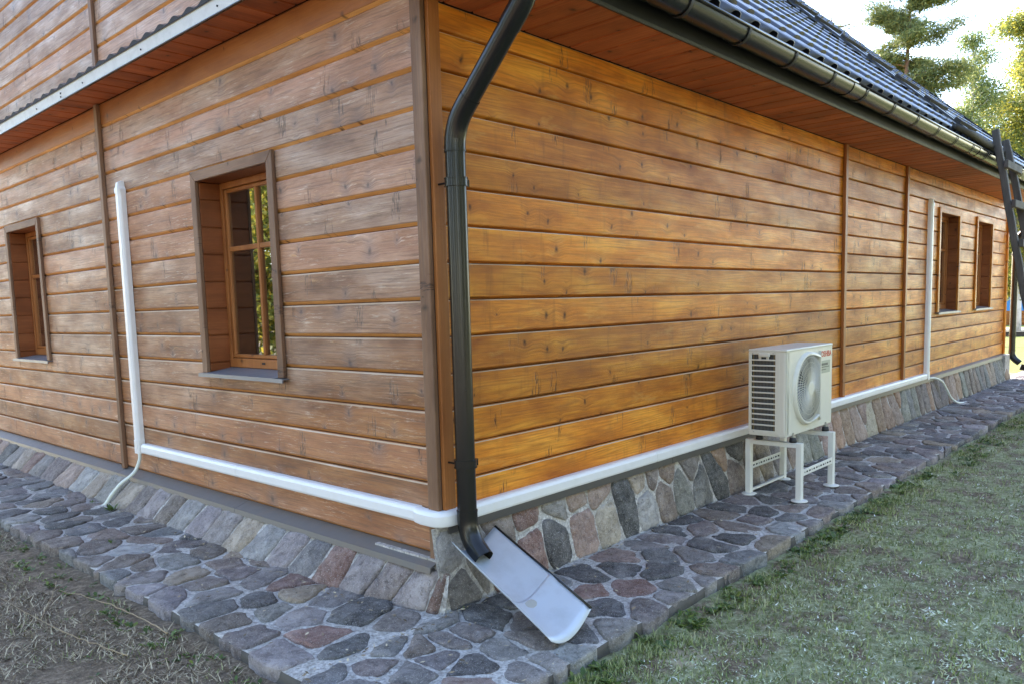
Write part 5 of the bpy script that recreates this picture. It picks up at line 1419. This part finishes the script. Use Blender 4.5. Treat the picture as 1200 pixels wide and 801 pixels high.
# dry twigs on the left soil
def twig(pts, r, label):
    P_ = []
    for (a_, c_) in pts:
        w_ = on_plane(a_, c_, 2, ZG+0.02); P_.append(Vector((w_[0], w_[1], gz(w_[0], w_[1])+0.02+random.uniform(0, .02))))
    out = []
    for i in range(len(P_)-1):
        for k in range(5):
            q = P_[i].lerp(P_[i+1], k/5); out.append(q+Vector((random.uniform(-.006, .006), random.uniform(-.006, .006), random.uniform(-.004, .006))))
    out.append(P_[-1]); mb = MB(); mb.tube(out, [r*(1-0.6*i/len(out)) for i in range(len(out))], 6)
    o = mb.build('twig', plain('dry_twig', (0.36,0.27,0.16), 0.8, 0, 0.8, 80, 0.6, (0.12,0.09,0.06), 40) if 'dry_twig' not in bpy.data.materials else bpy.data.materials['dry_twig'], smooth=True); tag(o, label, 'twig')
twig([(195, 745), (175, 731), (145, 716), (110, 703), (70, 690)], 0.0035, 'long pale dry twig lying nearest the pavement edge')
twig([(150, 770), (120, 757), (85, 745), (40, 722), (0, 700)], 0.003, 'long pale dry twig lying left of the others on the soil')
twig([(66, 680), (60, 700), (50, 722), (48, 735)], 0.003, 'short forked dry twig crossing the two long ones')
# ================================================================== trees
M_bark = plain('pine_bark', (0.16,0.09,0.055), 0.9, 0, 1.0, 12, 0.6, (0.05,0.035,0.03), 6)
M_birch = plain('birch_bark', (0.55,0.53,0.50), 0.8, 0, 0.5, 12, 0.7, (0.05,0.045,0.04), 4)
M_pine = island_mat('pine_needles', [(0.0, (0.06,0.10,0.035)), (0.6, (0.15,0.19,0.065)), (1.0, (0.34,0.33,0.10))], 0.6, 0.35)
M_bleaf = island_mat('birch_leaves', [(0.0, (0.09,0.14,0.05)), (0.6, (0.20,0.26,0.09)), (1.0, (0.38,0.38,0.12))], 0.55, 0.45)
M_yleaf = island_mat('yellowing_leaves', [(0.0, (0.10,0.15,0.04)), (0.5, (0.24,0.28,0.07)), (0.8, (0.48,0.42,0.07)), (1.0, (0.68,0.55,0.08))], 0.55, 0.45)
def tree(name, x, y, H, label, bark, leafm, kind, crown_r, base_frac, nleaf, lsize, seed, group=None):
    rs = np.random.default_rng(seed); e = empty(name, (x, y, ZG), label, 'tree', group)
    mb = MB(); r0_ = H*0.013+0.05; ph = rs.uniform(0, 6)
    trunk_pts = [Vector((x+0.02*H*math.sin(ph+2.2*t_)*t_, y+0.02*H*math.cos(ph+1.7*t_)*t_, ZG+H*0.97*t_)) for t_ in np.linspace(0, 1, 12)]
    mb.tube(trunk_pts, [r0_*(1-0.9*t_) for t_ in np.linspace(0, 1, 12)], 8)
    mb.build('trunk', bark, e, smooth=True)
    def tp(t_):
        k = t_*11; i = min(10, int(k)); return trunk_pts[i].lerp(trunk_pts[i+1], k-i)
    limbs = MB(); centers = []
    nl_ = {'pine': 46, 'birch': 60, 'round': 62}[kind]
    for i in range(nl_):
        t_ = base_frac+(0.98-base_frac)*(i+rs.uniform(0, 1))/nl_; p0 = tp(min(t_, 0.99)); f = (t_-base_frac)/(1-base_frac)
        if kind == 'pine': L_ = crown_r*(0.45+0.75*math.sin(math.pi*min(1, 0.18+0.8*(1-f)))**0.8)*rs.uniform(0.45, 1.25); up_ = rs.uniform(-0.1, 0.45)
        elif kind == 'birch': L_ = crown_r*(math.sin(math.pi*min(1, 0.12+0.82*(1-f)))**0.7)*rs.uniform(0.5, 1.1)+0.2; up_ = rs.uniform(0.3, 1.0)
        else: L_ = crown_r*(math.sin(math.pi*(0.15+0.8*(1-f)))**0.55)*rs.uniform(0.6, 1.1)+0.2; up_ = rs.uniform(0.0, 0.9)
        a_ = rs.uniform(0, 2*math.pi); d = Vector((math.cos(a_), math.sin(a_), up_)).normalized()
        pts = [p0]
        for k in range(1, 6): 
            d = (d+Vector((rs.normal(0, .16), rs.normal(0, .16), rs.normal(0, .12)-(0.07 if kind == 'birch' and k > 2 else 0)))).normalized(); pts.append(pts[-1]+d*L_/5)
        limbs.tube(pts, [r0_*0.32*(1-t_*0.6)*(1-k/6.5)+0.006 for k in range(6)], 5, caps=False)
        for k in range(2, 6):
            nb = 3 if kind != 'pine' else 4
            for _ in range(nb):
                off = Vector((rs.normal(0, 1), rs.normal(0, 1), rs.normal(0, .45)))*L_*0.13
                centers.append((pts[k]+off, (L_*0.15+0.15) if kind == 'pine' else (L_*0.20+0.22)))
    limbs.build('limbs', bark, e, smooth=True)
    cc = np.array([tuple(c[0]) for c in centers]); cs_ = np.array([c[1] for c in centers])
    wts = rs.uniform(0.15, 1.0, len(cc)); wts /= wts.sum()
    idx = rs.choice(len(cc), nleaf, p=wts); g_ = rs.normal(0, 1, (nleaf, 3)); g_[:, 2] *= (0.42 if kind == 'pine' else 0.75)
    P_ = cc[idx]+g_*cs_[idx][:, None]*0.62
    a_ = rs.normal(0, 1, (nleaf, 3)); a_ /= np.linalg.norm(a_, axis=1)[:, None]; b_ = rs.normal(0, 1, (nleaf, 3)); b_ -= (b_*a_).sum(1)[:, None]*a_; b_ /= np.linalg.norm(b_, axis=1)[:, None]
    s1 = lsize*rs.uniform(0.6, 1.4, nleaf)[:, None]; s2 = s1*(0.16 if kind == 'pine' else 0.58)
    Q = np.stack([P_-a_*s1, P_+b_*s2, P_+a_*s1, P_-b_*s2], 1)
    tri_object('crown', Q-np.array([x, y, ZG]), 4, leafm, kind=None, parent=e)
    return e
def at_px(px, py, dist):
    d = CF + CR*(px-579.94)/924.07 - CU*(py-455.46)/924.07
    return CP + d*dist/math.hypot(d[0], d[1])
def ptree(name, px, ytop, dist, *a):
    q = at_px(px, ytop, dist); return tree(name, float(q[0]), float(q[1]), float(q[2]-ZG), *a)
ptree('pine_tree', 1062, -35, 30, 'tall open pine rising behind the tiled roof', M_bark, M_pine, 'pine', 1.05, 0.38, 95000, 0.075, 3)
ptree('pine_tree', 980, 4, 42, 'thin pine top just showing over the roof slope', M_bark, M_pine, 'pine', 1.0, 0.5, 14000, 0.05, 5)
ptree('birch_tree', 1136, 42, 34, 'pale slender birch between the pine and the yellowing tree', M_birch, M_bleaf, 'birch', 0.80, 0.2, 40000, 0.036, 8)
ptree('birch_tree', 1205, 6, 36, 'broad yellowing birch at the right edge behind the ladder', M_birch, M_yleaf, 'birch', 1.30, 0.12, 66000, 0.044, 11)
ptree('leafy_tree', 1160, 128, 38, 'low green tree behind the roof end', M_bark, M_bleaf, 'round', 1.8, 0.12, 36000, 0.05, 12)
tree('leafy_tree', 44.0, 5.2, 7.5, 'small sunlit tree seen past the far wall corner', M_bark, M_yleaf, 'round', 3.0, 0.08, 20000, 0.09, 21)
tree('leafy_tree', 48.0, 1.0, 9.0, 'green tree beyond the blue shed', M_bark, M_bleaf, 'round', 3.4, 0.08, 20000, 0.09, 22)
# the garden's trees on the gable side, mirrored in the panes
tree('leafy_tree', -7.2, 13.6, 6.8, 'bushy garden tree left of the gable', M_bark, M_yleaf, 'round', 2.3, 0.08, 22000, 0.07, 31)
tree('pine_tree', -13.5, 22.0, 16.0, 'tall garden pine left of the gable', M_bark, M_pine, 'pine', 3.2, 0.2, 18000, 0.12, 33)
tree('leafy_tree', -11.0, 24.5, 10.0, 'dense garden tree left of the gable', M_bark, M_bleaf, 'round', 3.4, 0.08, 22000, 0.1, 34)

# unseen trees added behind the viewer to block low sky and deepen contrast
for k_, (tx_, ty_, th_) in enumerate(((-15, -12, 10), (-9, -17, 12), (-2, -16, 9), (4, -18, 12), (10, -16, 10), (16.5, -17, 12), (23, -15, 10), (-17, -4, 10), (-19, 4, 12), (-16, 11, 9))):
    tree('leafy_tree', tx_, ty_, th_, ['roundish', 'broad'][k_ % 2] + ' leafy tree added to block low sky, ' + ['first', 'second', 'third', 'fourth', 'fifth', 'sixth', 'seventh'][k_ if k_ < 7 else k_-7] + (' from the left in the row facing the long wall' if k_ < 7 else ' in the row facing the gable'), M_bark, M_yleaf if k_ % 3 == 0 else M_bleaf, 'round', 3.6, 0.06, 9000, 0.20, 50+k_, 'unseen trees added to block low sky')
# ================================================================== far shed and yard things past the corner
M_blue = plain('blue_paint', (0.02,0.22,0.62), 0.5, 0, 0.1, 20)
M_whitep = plain('white_paint', (0.75,0.77,0.80), 0.6, 0, 0.1, 20, 0.3, (0.35,0.42,0.6), 3)
M_plank = wood('shed_planks', 'frame', 'y')
M_path = plain('pale_gravel', (0.50,0.43,0.30), 0.9, 0, 1.0, 30)
sh = empty('blue_shed', (40.5, 4.0, ZG), 'low blue garden shed with white roof edge beyond the lawn', 'shed')
for k in range(12):
    b = MB(); b.box((40, 0.2+k*0.6, 0.10), (40.05, 0.78+k*0.6, 0.98)); b.build('panel', M_blue, sh)
b = MB(); b.box((40.06, 0.1, ZG), (43, 7.5, 1.05)); b.build('body', M_plank, sh)
for k in range(3):
    b = MB(); b.box((39.98, 0.1, ZG+0.10+0.19*k), (40.05, 7.5, ZG+0.27+0.19*k)); b.build('plank', M_plank, sh)
b = MB(); b.box((39.9, 0.0, 1.02), (40.1, 7.6, 1.16)); b.build('beam', M_plank, sh)
b = MB(); b.add([(39.7, -0.1, 1.17), (39.7, 7.7, 1.17), (41.5, 7.7, 2.0), (41.5, -0.1, 2.0), (43.3, -0.1, 1.17), (43.3, 7.7, 1.17)], [(0,1,2,3), (3,2,5,4)]); fixn(b.build('roof', M_whitep, sh))
b = MB(); b.add([(30.5, -6, ZG+0.05), (36, -6, ZG+0.05), (36, 12, ZG+0.05), (30.5, 12, ZG+0.05)], [(0,1,2,3)]); o = b.build('path', M_path); tag(o, kind='structure')
b = MB(); b.box((29.6, -3, ZG-0.1), (29.8, 9, ZG+0.16)); o = b.build('timber_edging', M_dkwood); tag(o, 'dark timber edging between the sunlit lawn and the pale path', 'edging')
# black trough carrying water from the far downpipe
mb = MB(); mb.tube([(13.60, -0.26, -0.24), (13.75, -0.75, -0.37), (13.85, -1.3, -0.52)], 0.055, 12); o = mb.build('drain_spout', M_darkmetal, smooth=True, origin=(13.8, -1.0, -0.5)); tag(o, 'dark drain spout sloping away under the far downpipe', 'drain pipe')
print('stones', nst, 'objects', len(bpy.data.objects))
